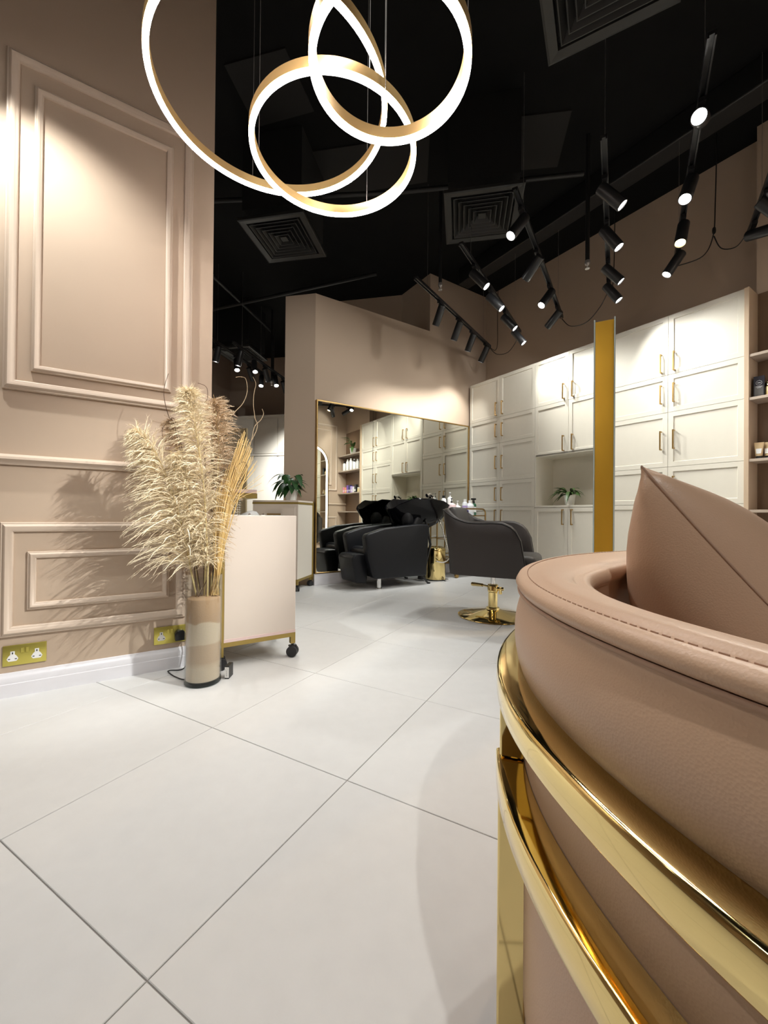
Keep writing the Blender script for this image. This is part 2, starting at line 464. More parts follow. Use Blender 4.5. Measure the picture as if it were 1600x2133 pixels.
# rear room, turned 45 degrees
S2 = math.sqrt(0.5)
def rr(u, d):       # u along the rear wall (to the right), d along its normal
    return (d*S2+u*S2, d*S2-u*S2)
DR = 7.4
def rbox(mb, u0, u1, d0, d1, z0, z1):
    return mb.prism([rr(u0, d0), rr(u1, d0), rr(u1, d1), rr(u0, d1)], z0, z1)
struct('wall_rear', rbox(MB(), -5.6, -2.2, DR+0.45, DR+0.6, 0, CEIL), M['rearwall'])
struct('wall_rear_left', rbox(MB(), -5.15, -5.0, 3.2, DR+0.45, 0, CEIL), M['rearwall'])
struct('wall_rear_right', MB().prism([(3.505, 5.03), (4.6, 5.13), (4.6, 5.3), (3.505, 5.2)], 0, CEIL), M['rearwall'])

# ------------------------------------------------------------------ wall of cabinets
def shaker_mesh(w, hgt):
    """door front facing -x in local coords; origin at lower left of the outer face, spans +y, +z"""
    mb = MB(); g = 0.0015; f = 0.042; d = 0.009
    y0, y1, z0, z1 = g, w-g, g, hgt-g
    a, b_, c, dd = (y0, z0), (y1, z0), (y1, z1), (y0, z1)
    o = [(0, *p) for p in (a, b_, c, dd)]
    i1 = [(0, y0+f, z0+f), (0, y1-f, z0+f), (0, y1-f, z1-f), (0, y0+f, z1-f)]
    i2 = [(d, y0+f+.004, z0+f+.004), (d, y1-f-.004, z0+f+.004), (d, y1-f-.004, z1-f-.004), (d, y0+f+.004, z1-f-.004)]
    bk = [(0.02, *p) for p in (a, b_, c, dd)]
    mb.add(o+i1+i2+bk, [(k, (k+1) % 4, 4+(k+1) % 4, 4+k) for k in range(4)] + [(4+k, 4+(k+1) % 4, 8+(k+1) % 4, 8+k) for k in range(4)]
           + [(8, 9, 10, 11)] + [(k, 12+k, 12+(k+1) % 4, (k+1) % 4) for k in range(4)] + [(15, 14, 13, 12)])
    return mb.mesh('door', M['cream'], bevel=0.0)
hm = MB()
hm.box(-0.036, -0.027, -0.006, 0.006, -0.088, 0.088)
for z in (-0.082, 0.082): hm.box(-0.028, 0.0, -0.006, 0.006, z-0.006, z+0.006)
handle_me = hm.mesh('handle', M['brass'], bevel=0.0015, seg=1)
door_cache = {}
def door(parent, y0, y1, z0, z1, hy, hz):
    key = (round(y1-y0, 4), round(z1-z0, 4))
    if key not in door_cache: door_cache[key] = shaker_mesh(*key)
    o = link('door', door_cache[key], parent, loc=(XC, y0, z0))
    link('handle', handle_me, o, loc=(0, hy-y0, hz-z0))
    return o
def carcass(mb, y0, y1, z0, z1):
    return mb.box(XC+0.0202, XW-0.004, y0+0.001, y1-0.001, z0, z1)
ROWS = [(0.163, 0.910, 0.785), (0.910, 1.255, 1.080), (1.255, 1.755, 1.500), (1.755, 2.100, 1.925), (2.100, 2.645, 2.212)]
def tall_unit(name, label, y0, y1):
    t = tag(bpy.data.objects.new(name, None), label, 'cabinet', 'floor to ceiling cabinet units'); COL.objects.link(t)
    part('carcass', carcass(MB(), y0, y1, 0.12, 2.640), M['carcass'], t, world=False)
    part('plinth', MB().box(XC+0.07, XW-0.004, y0+0.001, y1-0.001, 0.0, 0.12), M['walnut'], t)
    ym = (y0+y1)/2
    for z0, z1, hz in ROWS:
        door(t, y0, ym, z0, z1, ym-0.052, hz)
        door(t, ym, y1, z0, z1, ym+0.052, hz)
    return t
tall_unit('wall_cabinet', 'tall cream cabinet unit of ten doors beside the big wall mirror', 3.105, 4.188)
tall_unit('wall_cabinet', 'tall cream cabinet unit of ten doors next to the open brown shelves', 1.138, 2.230)
t = tag(bpy.data.objects.new('wall_cabinet', None), 'middle cream cabinet unit with an open niche above two low doors', 'cabinet', 'floor to ceiling cabinet units'); COL.objects.link(t)
y0, y1 = 2.230, 3.105; ym = (y0+y1)/2
part('lower_carcass', carcass(MB(), y0, y1, 0.12, 0.895), M['carcass'], t)
part('upper_carcass', carcass(MB(), y0, y1, 1.525, 2.640), M['carcass'], t)
part('plinth', MB().box(XC+0.07, XW-0.004, y0+0.001, y1-0.001, 0.0, 0.12), M['walnut'], t)
part('counter', MB().box(XC, XW-0.004, y0+0.001, y1-0.001, 0.8955, 0.918), M['cream'], t, bevel=0.002, seg=1)
part('niche_side', MB().box(XC+0.002, XW-0.03, y1-0.02, y1-0.001, 0.919, 1.5245), M['cream'], t)
part('niche_side', MB().box(XC+0.002, XW-0.03, y0+0.001, y0+0.02, 0.919, 1.5245), M['cream'], t)
part('niche_back', MB().box(XW-0.03, XW-0.004, y0+0.001, y1-0.001, 0.919, 1.5245), M['cream'], t)
part('niche_top', MB().box(XC, XW-0.03, y0+0.02, y1-0.02, 1.500, 1.5245), M['cream'], t)
for z0, z1, hz in ((0.163, 0.893, 0.785), (1.502, 2.100, 1.620), (2.100, 2.645, 2.207)):
    door(t, y0, ym, z0, z1, ym-0.055, hz)
    door(t, ym, y1, z0, z1, ym+0.055, hz)

# open shelves in the alcove
t = tag(bpy.data.objects.new('shelf_unit', None), 'brown open shelf unit with an oak upright beside the cream cabinets', 'shelves'); COL.objects.link(t)
part('upright', MB().box(4.195, 4.418, 1.106, 1.136, 0.0, 2.640), M['oak'], t, bevel=0.001, seg=1)
part('back_panel', MB().box(4.404, 4.419, YB+0.002, 1.105, 0.0, 2.640), M['walnut'], t)
SH = [0.46, 0.86, 1.263, 1.753, 2.098]
for z in SH:
    part('shelf', MB().box(4.20, 4.403, YB+0.002, 1.105, z-0.022, z), M['shelf'], t, bevel=0.001, seg=1)

# ------------------------------------------------------------------ mirror wall
t = tag(bpy.data.objects.new('wall_mirror_panel', None), 'large gold framed wall mirror of three panes behind the black wash chair', 'mirror'); COL.objects.link(t)
MX0, MX1, MZ0, MZ1 = 1.856, 4.216, 0.130, 2.072
xs = [MX0+0.012, 2.600, 3.365, MX1-0.012]
for k in range(3):
    part('mirror_pane', MB().box(xs[k]+0.0018, xs[k+1]-0.0018, YM-0.034, YM-0.010, MZ0+0.012, MZ1-0.012), M['mirror'], t)
part('backing_board', MB().box(MX0+0.01, MX1-0.01, YM-0.0095, YM-0.001, MZ0+0.01, MZ1-0.01), M['dark'], t)
fr = MB()
fr.box(MX0, MX0+0.013, YM-0.046, YM-0.001, MZ0, MZ1); fr.box(MX1-0.013, MX1, YM-0.046, YM-0.001, MZ0, MZ1)
fr.box(MX0+0.013, MX1-0.013, YM-0.046, YM-0.001, MZ1-0.014, MZ1); fr.box(MX0+0.013, MX1-0.013, YM-0.046, YM-0.001, MZ0, MZ0+0.012)
part('frame', fr, M['brass'], t, bevel=0.002, seg=1)

# arched lit mirror on the back wall (seen in the big mirror)
t = tag(bpy.data.objects.new('arched_mirror', None), 'arched mirror with a white light strip, seen reflected in the wall mirror', 'mirror'); COL.objects.link(t)
def arch_poly(w, zt, zb, cx_, n=20):
    r = w/2
    return [(cx_-r, zb), (cx_+r, zb)]+[(cx_+r*math.cos(a), zt-r+r*math.sin(a)) for a in [PI*k/n for k in range(n+1)]]
ac = 3.53
part('mirror_pane', MB().prism(arch_poly(0.72, 2.26, 0.22, ac), 0, 1, lambda a, b, z: (a, YB+0.012+0.02*z, b)), M['mirror'], t)
def ring_strip(wo, wi, zto, zti, zbo, zbi, y0, y1):
    po, pi_ = arch_poly(wo, zto, zbo, ac), arch_poly(wi, zti, zbi, ac)
    mb = MB(); n = len(po)
    mb.grid([[(a, y0, b) for a, b in po], [(a, y1, b) for a, b in po], [(a, y1, b) for a, b in pi_], [(a, y0, b) for a, b in pi_]], closed_u=True, closed_v=True)
    return mb
part('light_strip', ring_strip(0.80, 0.722, 2.30, 2.261, 0.18, 0.219, YB+0.012, YB+0.034), M['led'], t)
part('frame', ring_strip(0.84, 0.802, 2.32, 2.301, 0.16, 0.179, YB+0.003, YB+0.036), M['brass'], t)

# gold edged double sided station mirror
t = thing('station_mirror', 'slim freestanding mirror with a gold edge standing behind the pink sofa', 'mirror', (0, 0, 0), 0)
DQ = 2.20
def cam_dir(px):
    p = FW3+R2*((px-800)/848.3); return Vector((p.x, p.y, 0)).normalized()
dep = Vector((math.cos(TA+0.012), math.sin(TA+0.012), 0))       # the slab runs along the tile joints, away from the sofa
wn = Vector((dep.y, -dep.x, 0))
pL = cam_dir(1236.5)*DQ/cam_dir(1236.5).dot(cam_dir(800))
dR = cam_dir(1279.0)
# width so that the edge face ends at the ray of its right side
k = (pL.dot(dep))/dR.dot(dep); thick = (dR*k-pL).dot(wn)
t.location = pL
t.rotation_euler = (0, 0, math.atan2(wn.y, wn.x))
SW = 0.70; HT = 1.845
part('core', MB().box(0.004, thick-0.004, 0.0, SW, 0.0, HT), M['goldsat'], t, bevel=0.001, seg=1)
for xa, xb, xf_ in ((-0.003, 0.0035, -0.0036), (thick-0.0035, thick+0.003, thick+0.0036)):
    gp = part('glass_sheet', MB().box(xa, xb, -0.002, SW+0.002, 0.0, HT+0.012), M['glassedge'], t)
    part('mirror_pane', MB().box(min(xf_, xf_+(0.0005 if xf_ < 0 else -0.0005)), max(xf_, xf_+(0.0005 if xf_ < 0 else -0.0005)), 0.004, SW-0.004, 0.004, HT+0.006), M['mirror'], gp)

# ------------------------------------------------------------------ sofa (round tub chair, back towards the camera)
S = 0.85
c0 = Vector((1.048*S, -0.080*S, 0))
def zs(z): return CAM.z-S*(CAM.z-z)
def lerp_tab(tab, x):
    if x <= tab[0][0]: return tab[0][1]
    for (a, va), (b_, vb) in zip(tab, tab[1:]):
        if x <= b_:
            k = (x-a)/(b_-a); return va+(vb-va)*k
    return tab[-1][1]
TAB = [(0,.735),(12,.733),(20,.732),(30,.738),(42,.745),(57,.750),(73,.760),(89,.778),(105,.81),(122,.86)]
TIN = [(0,.622),(20,.620),(35,.618),(45,.606),(52,.590),(58,.574),(68,.545),(78,.53),(95,.53),(122,.55)]
def rb_(th): return S*lerp_tab(TAB, abs(th-180))
def rin_(th): return S*lerp_tab(TIN, abs(th-180))
def smooth_tab(f, th):
    return sum(f(th+d) for d in (-9,-6,-3,0,3,6,9))/7
TH0, TH1, NT = 60.0, 300.0, 120
ths = [TH0+(TH1-TH0)*k/NT for k in range(NT+1)]
def pol(th, r, z):
    a = math.radians(th); return (c0.x+r*math.cos(a), c0.y+r*math.sin(a), z)
sofa = thing('tub_sofa', 'pink leather tub sofa with curved polished gold bands, back to the camera', 'sofa', (c0.x, c0.y, 0), 0)
zb1, zb0 = zs(.53), zs(.487); zl1, zl0 = zs(.38), zs(.332)
zseam, zst = zs(.663), zs(.690)
def ring_sweep(prof_fn, cap=True, closed=False):
    mb = MB(); rows = [prof_fn(th) for th in ths]
    mb.grid(rows, closed_v=closed)
    if cap:
        n = len(rows[0])
        mb.add(rows[0], [tuple(range(n))]); mb.add(rows[-1], [tuple(reversed(range(n)))])
    return mb
def outer_prof(th):
    r = smooth_tab(rb_, th); rc = r-0.042*S-0.002
    base = [(rc-0.02, 0.055), (rc-0.004, 0.075), (rc, 0.12), (rc, zl0-0.02), (rc-0.001, zl1+0.02), (rc-0.001, zb1-0.002), (rc+0.004, zb1+0.004)]
    # padded part bulging above the upper band
    for k in range(1, 9):
        q = k/9.0
        base.append((rc+0.004+(0.010*math.sin(PI*min(1, q*1.05))**0.8 - 0.006*q), zb1+0.004+(zseam-zb1-0.004)*q))
    base.append((r-0.040*S, zseam))
    inner = [(r-0.075, zseam-0.004), (r-0.08, 0.055)]
    return [pol(th, a, z) for a, z in base+inner]
part('back_upholstery', ring_sweep(outer_prof, closed=True), M['pink'], sofa, smooth=50, world=True, weld=True)
def pad_prof(th):
    r = smooth_tab(rb_, th); ri = smooth_tab(rin_, th); ro = r-0.036*S
    w = ro-ri
    pts = [(ro-0.012, zseam-0.003), (ro-0.001, zseam+0.002), (ro+0.003, zseam+0.010), (ro-0.001, zseam+0.0175), (ro-0.010, zst-0.002), (ro-0.0145, zst-0.0035)]
    for q in (0.30, 0.42, 0.55, 0.68):
        pts.append((ro-w*q, zst+0.004*math.sin(PI*q)))
    pts += [(ri+0.026, zst+0.001), (ri+0.021, zst-0.002), (ri+0.014, zst+0.001), (ri+0.005, zst-0.003), (ri, zst-0.012), (ri+0.003, zst-0.022),
            (ri+0.008, zst-0.027), (ri+0.006, 0.52), (ri+0.004, 0.34), (ri+0.03, 0.30), (ro-0.05, 0.30), (ro-0.03, zseam-0.02)]
    return [pol(th, a, z) for a, z in pts]
part('top_pad', ring_sweep(pad_prof, closed=True), M['pink'], sofa, smooth=60, world=True)
part('piping', MB().tube([pol(th, smooth_tab(rb_, th)-0.0375*S, zseam-0.0015) for th in ths], 0.0022, 6), M['stitch'], sofa, smooth=60, world=True)
st = MB()
th = TH0+2
while th < TH1-2:
    r = smooth_tab(rb_, th)-0.036*S-0.0145
    pts = [pol(th+d, r, zst-0.0026) for d in (-0.32, 0, 0.32)]
    st.tube(pts, 0.0008, 4); th += 1.02
o = part('stitching', st, M['stitch'], sofa, smooth=60, world=True)
def band(name, z0, z1, bev=0.006):
    def pf(th):
        r = smooth_tab(rb_, th); ri = r-0.044*S
        return [pol(th, a, z) for a, z in ((r-0.0015, z0+.0005), (r, z0+0.003), (r, z1-bev), (r-bev*.3, z1-bev*.3), (r-bev, z1), (ri, z1), (ri, z0), (r-0.004, z0))]
    return pf
part('gold_band', ring_sweep(band('u', zb0, zb1), closed=True), M['gold'], sofa, smooth=50, world=True)
ths_full = ths
ths = [129.5+(230.5-129.5)*k/60 for k in range(61)]
part('gold_band', ring_sweep(band('l', zl0, zl1, 0.004), closed=True), M['gold'], sofa, smooth=50, world=True)
ths = ths_full
for thp in (130.6, 229.4):
    pm = MB(); rp = smooth_tab(rb_, thp); a = math.radians(thp)
    er = Vector((math.cos(a), math.sin(a), 0)); et = Vector((-er.y, er.x, 0))
    pm.obox(c0+er*(rp-0.0225)+Vector((0, 0, zl0/2+0.001)), er*0.0195, et*0.021, Vector((0, 0, zl0/2-0.002)))
    pm.obox(c0+er*(rp-0.0225)+Vector((0, 0, (zl1+zb0)/2)), er*0.0175, et*0.014, Vector((0, 0, (zb0-zl1)/2-0.001)))
    part('post', pm, M['gold'], sofa, bevel=0.003, world=True)
seat = MB()
prof = [(0.0, 0.10), (0.40, 0.10), (0.430, 0.13), (0.430, 0.31), (0.420, 0.335), (0.39, 0.350), (0.2, 0.357), (0.0, 0.358)]
seat.lathe(prof, 40, (c0.x+0.03, c0.y, 0))
part('seat', seat, M['pink'], sofa, smooth=50, world=True)
for thp in (75, 150, 210, 285): part('foot', MB().lathe([(0.02, 0.0), (0.022, 0.004), (0.02, 0.06)], 12, pol(thp, 0.53, 0)), M['foot'], sofa, world=True)

# pillow
def fr_pt(f_, r_, z): 
    fx = Vector((FW3.x, FW3.y, 0)).normalized()
    p = fx*f_+RT3*r_; return Vector((p.x, p.y, z))
Ac = fr_pt(0.600, 0.379, 0.868)
fx = Vector((FW3.x, FW3.y, 0)).normalized()
e1 = (fx*-0.38+RT3*0.50-Vector((0, 0, 1))*0.80).normalized()
e2 = (fx*0.81+RT3*0.47-Vector((0, 0, 1))*0.38).normalized()
nn = e1.cross(e2).normalized()
pil = thing('throw_pillow', 'large pink leather cushion with one corner up, resting inside the tub sofa', 'cushion', tuple(Ac+e1*0.2+e2*0.13), 0)
PLN, PLV, PLT, NP = 0.44, 0.30, 0.130, 28
pm = MB()
def pil_pt(u, v, sgn):
    du = 0.018*math.sin(PI*u); dv = 0.018*math.sin(PI*v)     # edges drawn in between the corners
    uu = u*PLN; vv = v*PLV
    uu += (dv if u < 0.5 else -dv)*abs(2*u-1)**1.0
    vv += (du if v < 0.5 else -du)*abs(2*v-1)**1.0
    tk = PLT*(max(0, math.sin(PI*u))**0.55)*(max(0, math.sin(PI*v))**0.42)
    tk *= 1+0.05*math.sin(9*u+3*v)*math.sin(7*v)
    return Ac+e1*uu+e2*vv+nn*tk*sgn
for sgn in (1, -1):
    pm.grid([[pil_pt(i/NP, j/NP, sgn) for j in range(NP+1)] for i in range(NP+1)])
part('pillow_cover', pm, M['pinkp'], pil, smooth=70, world=True, weld=True)
per = [(k/20, 0) for k in range(20)]+[(1, k/20) for k in range(20)]+[(1-k/20, 1) for k in range(20)]+[(0, 1-k/20) for k in range(20)]
part('seam', MB().tube([pil_pt(u, v, 0) for u, v in per], 0.0016, 6, closed=True), M['stitch'], pil, smooth=60, world=True)

# ------------------------------------------------------------------ pendant rings
def pendant(label, cxy, R, z, wire_deg):
    t = thing('ring_pendant', label, 'pendant lamp', (cxy[0], cxy[1], z), 0, 'gold ring pendant lamps')
    n = 96; w = 0.0098; hh = 0.038
    def sw(pf):
        return MB().grid([[(r_*math.cos(2*PI*k/n), r_*math.sin(2*PI*k/n), zz) for r_, zz in pf] for k in range(n)], closed_u=True, closed_v=True)
    part('housing', sw([(R-w, 0.004), (R-w, hh), (R+w, hh), (R+w, 0.004)]), M['goldring'], t, smooth=40)
    part('diffuser', sw([(R-w+.001, 0.0035), (R+w-.001, 0.0035), (R+w-.001, -0.004), (R+w-.006, -0.007), (R-w+.006, -0.007), (R-w+.001, -0.004)]), M['ring'], t, smooth=40)
    for d in wire_deg:
        a = math.radians(d); x, y = R*math.cos(a), R*math.sin(a)
        part('wire', MB().tube([(x, y, hh), (x, y, CEIL-z-0.001)], 0.0011, 5), M['wire'], t)
    return t
KA = 0.793
pendant('largest gold ring lamp, its left side in front of the beige panelled wall', (0.314*1.465, 0.986*1.465), 0.400, KA+1.465, (85, 205, 325))
pendant('middle gold ring lamp hanging lowest in the picture, complete circle', (0.500*1.357, 1.027*1.357), 0.300, KA+1.357, (35, 140, 265))
pendant('smallest gold ring lamp on the right, its top cut by the picture edge', (0.506*1.157, 0.760*1.157), 0.200, KA+1.157, (60, 200, 320))

# ------------------------------------------------------------------ track lights
ZT = 3.0
sm = MB()
sm.lathe([(0.0, 0.0), (0.034, 0.0), (0.0385, -0.004), (0.0385, -0.196), (0.036, -0.200), (0.033, -0.200), (0.031, -0.190), (0.031, -0.186)], 24)
spot_me = sm.mesh('spot_head', M['track'], smooth=40)
lens_me = MB().lathe([(0.0, -0.1935), (0.028, -0.1925), (0.0305, -0.187), (0.0, -0.187)], 20).mesh('lens', M['lens'], smooth=40)
lensw_me = MB().lathe([(0.0, -0.1935), (0.028, -0.1925), (0.0305, -0.187), (0.0, -0.187)], 20).mesh('lens', M['lenswarm'], smooth=40)
adm = MB(); adm.box(-0.05, 0.05, -0.016, 0.016, -0.024, -0.001); adm.lathe([(0.008, -0.075), (0.008, -0.023)], 10)
adapter_me = adm.mesh('adapter', M['track'], smooth=30)
def track(label, p0, p1, spots, wires=(0.12, 0.88), zt=ZT, power=1.0, ceil=CEIL):
    p0, p1 = Vector((*p0, zt)), Vector((*p1, zt)); d = p1-p0; L = d.length; an = math.atan2(d.y, d.x)
    t = thing('track_light', label, 'track light', tuple(p0), an, 'black track lights under the ceiling')
    mb = MB(); mb.box(0, L, -0.018, 0.018, 0.012, 0.028); mb.box(0, L, -0.018, -0.010, 0, 0.012); mb.box(0, L, 0.010, 0.018, 0, 0.012)
    part('rail', mb, M['track'], t)
    for w in wires:
        part('wire', MB().tube([(L*w, 0, 0.028), (L*w, 0, ceil-zt-0.002)], 0.0012, 5), M['wire'], t)
    Rz = Matrix.Rotation(-an, 3, 'Z')
    for s_, aim, pw, warm, *cone in spots:
        link('adapter', adapter_me, t, loc=(s_*L, 0, 0))
        aimv = (Rz @ Vector(aim)).normalized()
        q = Vector((0, 0, -1)).rotation_difference(aimv)
        piv = Vector((s_*L, 0, -0.078))
        mx = Matrix.Translation(piv-aimv*0.045) @ q.to_matrix().to_4x4()
        head = link('spot_head', spot_me, t, mx=mx)
        link('lens', lensw_me if warm else lens_me, head)
        if pw > 0:
            ld = bpy.data.lights.new('spot_lamp', 'SPOT')
            ld.energy = P_SPOT*pw*power; ld.spot_size = math.radians(cone[0] if cone else 84); ld.spot_blend = 0.9
            ld.color = (1.0, 0.70, 0.38) if warm else C_SPOT
            ld.shadow_soft_size = 0.022
            link('spot_lamp', ld, head, loc=(0, 0, -0.205))
    return t
fh = fx
def aim(r_, f_, dn): 
    v = RT3*r_+fh*f_; return (v.x, v.y, -dn)
AL, AR = aim(-0.30, 0.28, 1), aim(0.80, -0.30, 1)
AQ = aim(-0.72, -0.20, 1)
AD = aim(-0.50, 0.95, 0.70)
track('black track light with four heads nearest the wall mirror, heads tilted left', (2.32, 3.02), (4.08, 3.70), [(0.27, aim(-0.34, 0.50, 1), 1.3, 0), (0.50, aim(-0.34, 0.45, 1), 1.1, 0), (0.70, aim(-0.34, 0.42, 1), 0.9, 0), (0.93, aim(-0.42, 0.40, 1), 0.8, 0)])
track('black track light with four heads, second from the wall mirror', (2.33, 2.43), (4.05, 3.20), [(0.18, AR, 1, 0), (0.42, AR, 1, 0), (0.68, AR, 1, 0), (0.90, aim(0.70, -0.25, 1), 0.8, 0)])
track('black track light with four heads, third from the wall mirror, passing the square vent', (2.24, 1.82), (4.13, 2.70), [(0.10, AQ, 1.0, 0), (0.36, AD, 0.3, 0, 115), (0.64, AQ, 1, 0), (0.86, AD, 0.3, 0, 115)])
track('black track light with four heads tilted right, right above the gold station mirror', (2.36, 1.28), (3.98, 2.10), [(0.18, AR, 0.8, 0), (0.43, aim(0.55, -0.30, 1), 0.8, 0), (0.72, AR, 0.7, 0), (0.90, aim(0.60, -0.3, 1), 0.7, 0)])
track('black track light with one warm head and one head facing the camera', (2.26, 0.73), (3.98, 1.53), [(0.19, (-0.82, -0.22, -0.55), 0.4, 0), (0.45, aim(-0.48, -0.30, 1), 1, 0), (0.70, aim(-0.36, -0.30, 1), 0.8, 1), (0.91, aim(-0.62, 0.16, 1), 0.8, 0)])
track('black track light cut by the right picture edge', (2.28, 0.27), (4.10, 1.08), [(0.07, aim(-0.3, 0.4, 1), 0.8, 0), (0.40, aim(-0.4, 0.3, 1), 0.8, 0), (0.76, aim(0.55, -0.15, 0.6), 0.5, 0), (0.93, aim(0.22, -1.5, 0.55), 0.6, 0)], wires=(0.08, 0.80))
RN = (0.45, 0.45, -0.75)
track('rear room track light, the nearer and lower of two in the rear', (0.96, 5.50), (2.00, 6.52), [(0.13, aim(-0.25, 0.1, 1), 1.5, 0), (0.42, aim(0.25, -0.45, 1), 1, 0), (0.66, RN, 3, 0), (0.90, aim(0.1, -0.45, 1), 1, 0)], ceil=CEIL)
track('rear room track light, the farther one close to the square pier', (1.25, 5.49), (2.50, 6.70), [(0.10, aim(-0.25, 0.1, 1), 1.5, 0), (0.30, aim(0.25, -0.45, 1), 1, 0), (0.48, RN, 3, 0), (0.66, aim(0.25, -0.45, 1), 1, 0), (0.82, RN, 4, 0)], ceil=CEIL)
# unseen tracks: the left one read off the moulding shadows, the other added
track('track light over the panelled left wall, beyond the left picture edge', (-1.75, 1.42), (-0.42, 2.00), [(0.25, (1.35, -0.75, -1.6), 0.7, 0), (0.88, (0.36, 0.26, -1), 1.35, 0)], power=1.15)
track('unseen track light added behind the camera over the sofa', (-0.6, -1.45), (2.05, -0.25), [(0.12, (0.12, 0.75, -1), 1.2, 0), (0.45, (1.05, 5.2, -0.95), 4.0, 0, 34), (0.955, (-1.90, 2.63, -2.42), 6.0, 0, 27)], power=1.2)  # added for light: floor and pier heads fill, last head casts the plume shadow

# hanging feed cables between tracks
def cable(label, pts, r=0.0042):
    o = link('cable', MB().tube(bez(pts, 8), r, 6).mesh('cable', M['cable'], smooth=60)); return tag(o, label, 'cable', 'black feed cables of the track lights')
cable('black cable looping between the two tracks nearest the wall mirror', [(4.08, 3.70, 3.0), (4.12, 3.62, 2.90), (4.12, 3.45, 2.86), (4.08, 3.30, 2.91), (4.05, 3.20, 3.0)])
cable('black cable dropping from the ceiling to the track nearest the wall mirror', [(4.35, 3.80, CEIL), (4.34, 3.80, 3.5), (4.32, 3.78, 3.15), (4.24, 3.75, 3.02), (4.08, 3.70, 3.005)])
cable('black cable looping between the third and fourth tracks', [(4.13, 2.70, 3.0), (4.14, 2.60, 2.88), (4.10, 2.40, 2.83), (4.04, 2.22, 2.90), (3.98, 2.10, 3.0)])
cable('black cable dropping from the ceiling beside the fourth track', [(4.20, 2.16, CEIL), (4.19, 2.16, 3.4), (4.12, 2.14, 3.08), (3.98, 2.10, 3.005)])
cable('black cable dropping from the ceiling to a joint, then to the fifth track', [(4.20, 1.32, CEIL-0.01), (4.20, 1.33, 3.45), (4.19, 1.34, 3.18), (4.15, 1.40, 3.02), (3.98, 1.53, 2.94)])
cable('black cable sagging from the joint to the track at the right edge', [(4.19, 1.335, 3.17), (4.21, 1.29, 3.05), (4.23, 1.20, 3.02), (4.18, 1.12, 3.06), (4.10, 1.08, 3.05)])
tag(link('cable_joint', MB().lathe([(0.004, -0.03), (0.012, -0.02), (0.014, 0), (0.012, 0.02), (0.004, 0.03)], 12).mesh('cable_joint', M['cable'], smooth=50), loc=(4.195, 1.336, 3.22)), 'small black joint on the hanging cable at right', 'cable joint')

# ------------------------------------------------------------------ ceiling fittings
def vent(label, c, rotz, size, z):
    t = thing('air_vent', label, 'air vent', (c[0], c[1], z), rotz, 'square black ceiling vents')
    s2 = size/2
    fm = MB()
    def sq(a, zz): return [(-a, -a, zz), (a, -a, zz), (a, a, zz), (-a, a, zz)]
    fm.grid([sq(s2, 0.02), sq(s2, -0.004), sq(s2-0.012, -0.008), sq(s2-0.055, -0.002), sq(s2-0.06, 0.03)], closed_v=True)
    part('frame', fm, M['vent'], t)
    part('duct_box', MB().box(-s2+0.03, s2-0.03, -s2+0.03, s2-0.03, 0.10, CEIL-z-0.002), M['ventdark'], t)
    k = s2-0.072; i = 0
    while k > 0.04:
        b_ = MB().grid([sq(k, -0.006), sq(k-0.006, -0.007), sq(k-0.034, 0.03), sq(k-0.030, 0.034)], closed_v=True)
        part('louvre', b_, M['vent'], t); k -= 0.040; i += 1
    part('centre_plate', MB().box(-0.03, 0.03, -0.03, 0.03, 0.0, 0.006), M['vent'], t)
    return t
vent('square black air vent left of centre below the rings', (1.262, 3.606), math.radians(-44), 0.60, 3.30)
vent('square black air vent behind the track lights in the middle', (2.534, 2.394), math.radians(-44), 0.61, 3.30)
vent('square black air vent cut by the top picture edge', (1.858, 0.983), math.radians(-62.3), 0.60, 3.30)
vent('square black air vent far back in the rear room', (1.63, 6.62), math.radians(-44), 0.60, 3.30)
def pipe(label, pts, r=0.022, m='duct'):
    return tag(link('pipe', MB().tube(pts, r, 10).mesh('pipe', M[m], smooth=60)), label, 'pipe')
pipe('black pipe running level across the rear ceiling to the pier', [(1.02, 6.36, 3.7), (1.13, 6.20, 3.7), (1.84, 5.21, 3.7), (2.6, 4.15, 3.7)])
pipe('black pipe running back along the rear ceiling with a bent end', [(0.6, 4.96, 3.72), (0.97, 5.36, 3.72), (2.06, 6.46, 3.72), (2.10, 6.50, 3.66), (2.10, 6.50, 2.95)])
pipe('long thin black pipe crossing under the ceiling in the middle', [(0.5, 4.45, 3.85), (2.2, 3.15, 3.85), (3.45, 2.05, 3.85)])
def sprinkler(label, x, y, z):
    t = thing('sprinkler', label, 'sprinkler', (x, y, z), 0, 'ceiling sprinklers')
    part('drop_pipe', MB().tube([(0, 0, 0.07), (0, 0, CEIL-z-0.002)], 0.017, 10), M['duct'], t, smooth=60)
    part('head', MB().lathe([(0.0, 0.0), (0.018, 0.002), (0.02, 0.006), (0.006, 0.01), (0.01, 0.03), (0.02, 0.04), (0.022, 0.055), (0.02, 0.072), (0.0, 0.072)], 14), M['wire'], t, smooth=40)
sprinkler('sprinkler on a black drop pipe left of the tracks', 2.66, 3.06, 3.02)
sprinkler('sprinkler on a black drop pipe in front of the upper right wall', 3.33, 1.94, 2.90)
sprinkler('sprinkler on a black drop pipe in the rear room', 2.06, 6.42, 2.84)
def apanel(label, pts):
    mb = MB().prism([(p[0], p[1]) for p in pts], CEIL-0.012, CEIL-0.0005)
    return tag(link('ceiling_panel', mb.mesh('ceiling_panel', M['panel_black'])), label, 'ceiling panel', 'dark ceiling access panels')
apanel('dark grey ceiling panel above the middle tracks', [(2.70, 2.16), (3.01, 1.89), (3.39, 2.27), (3.12, 2.50)])
apanel('dark grey ceiling panel behind the ring lamps', [(1.35, 3.48), (2.20, 2.68), (2.50, 3.08), (1.56, 4.01)])
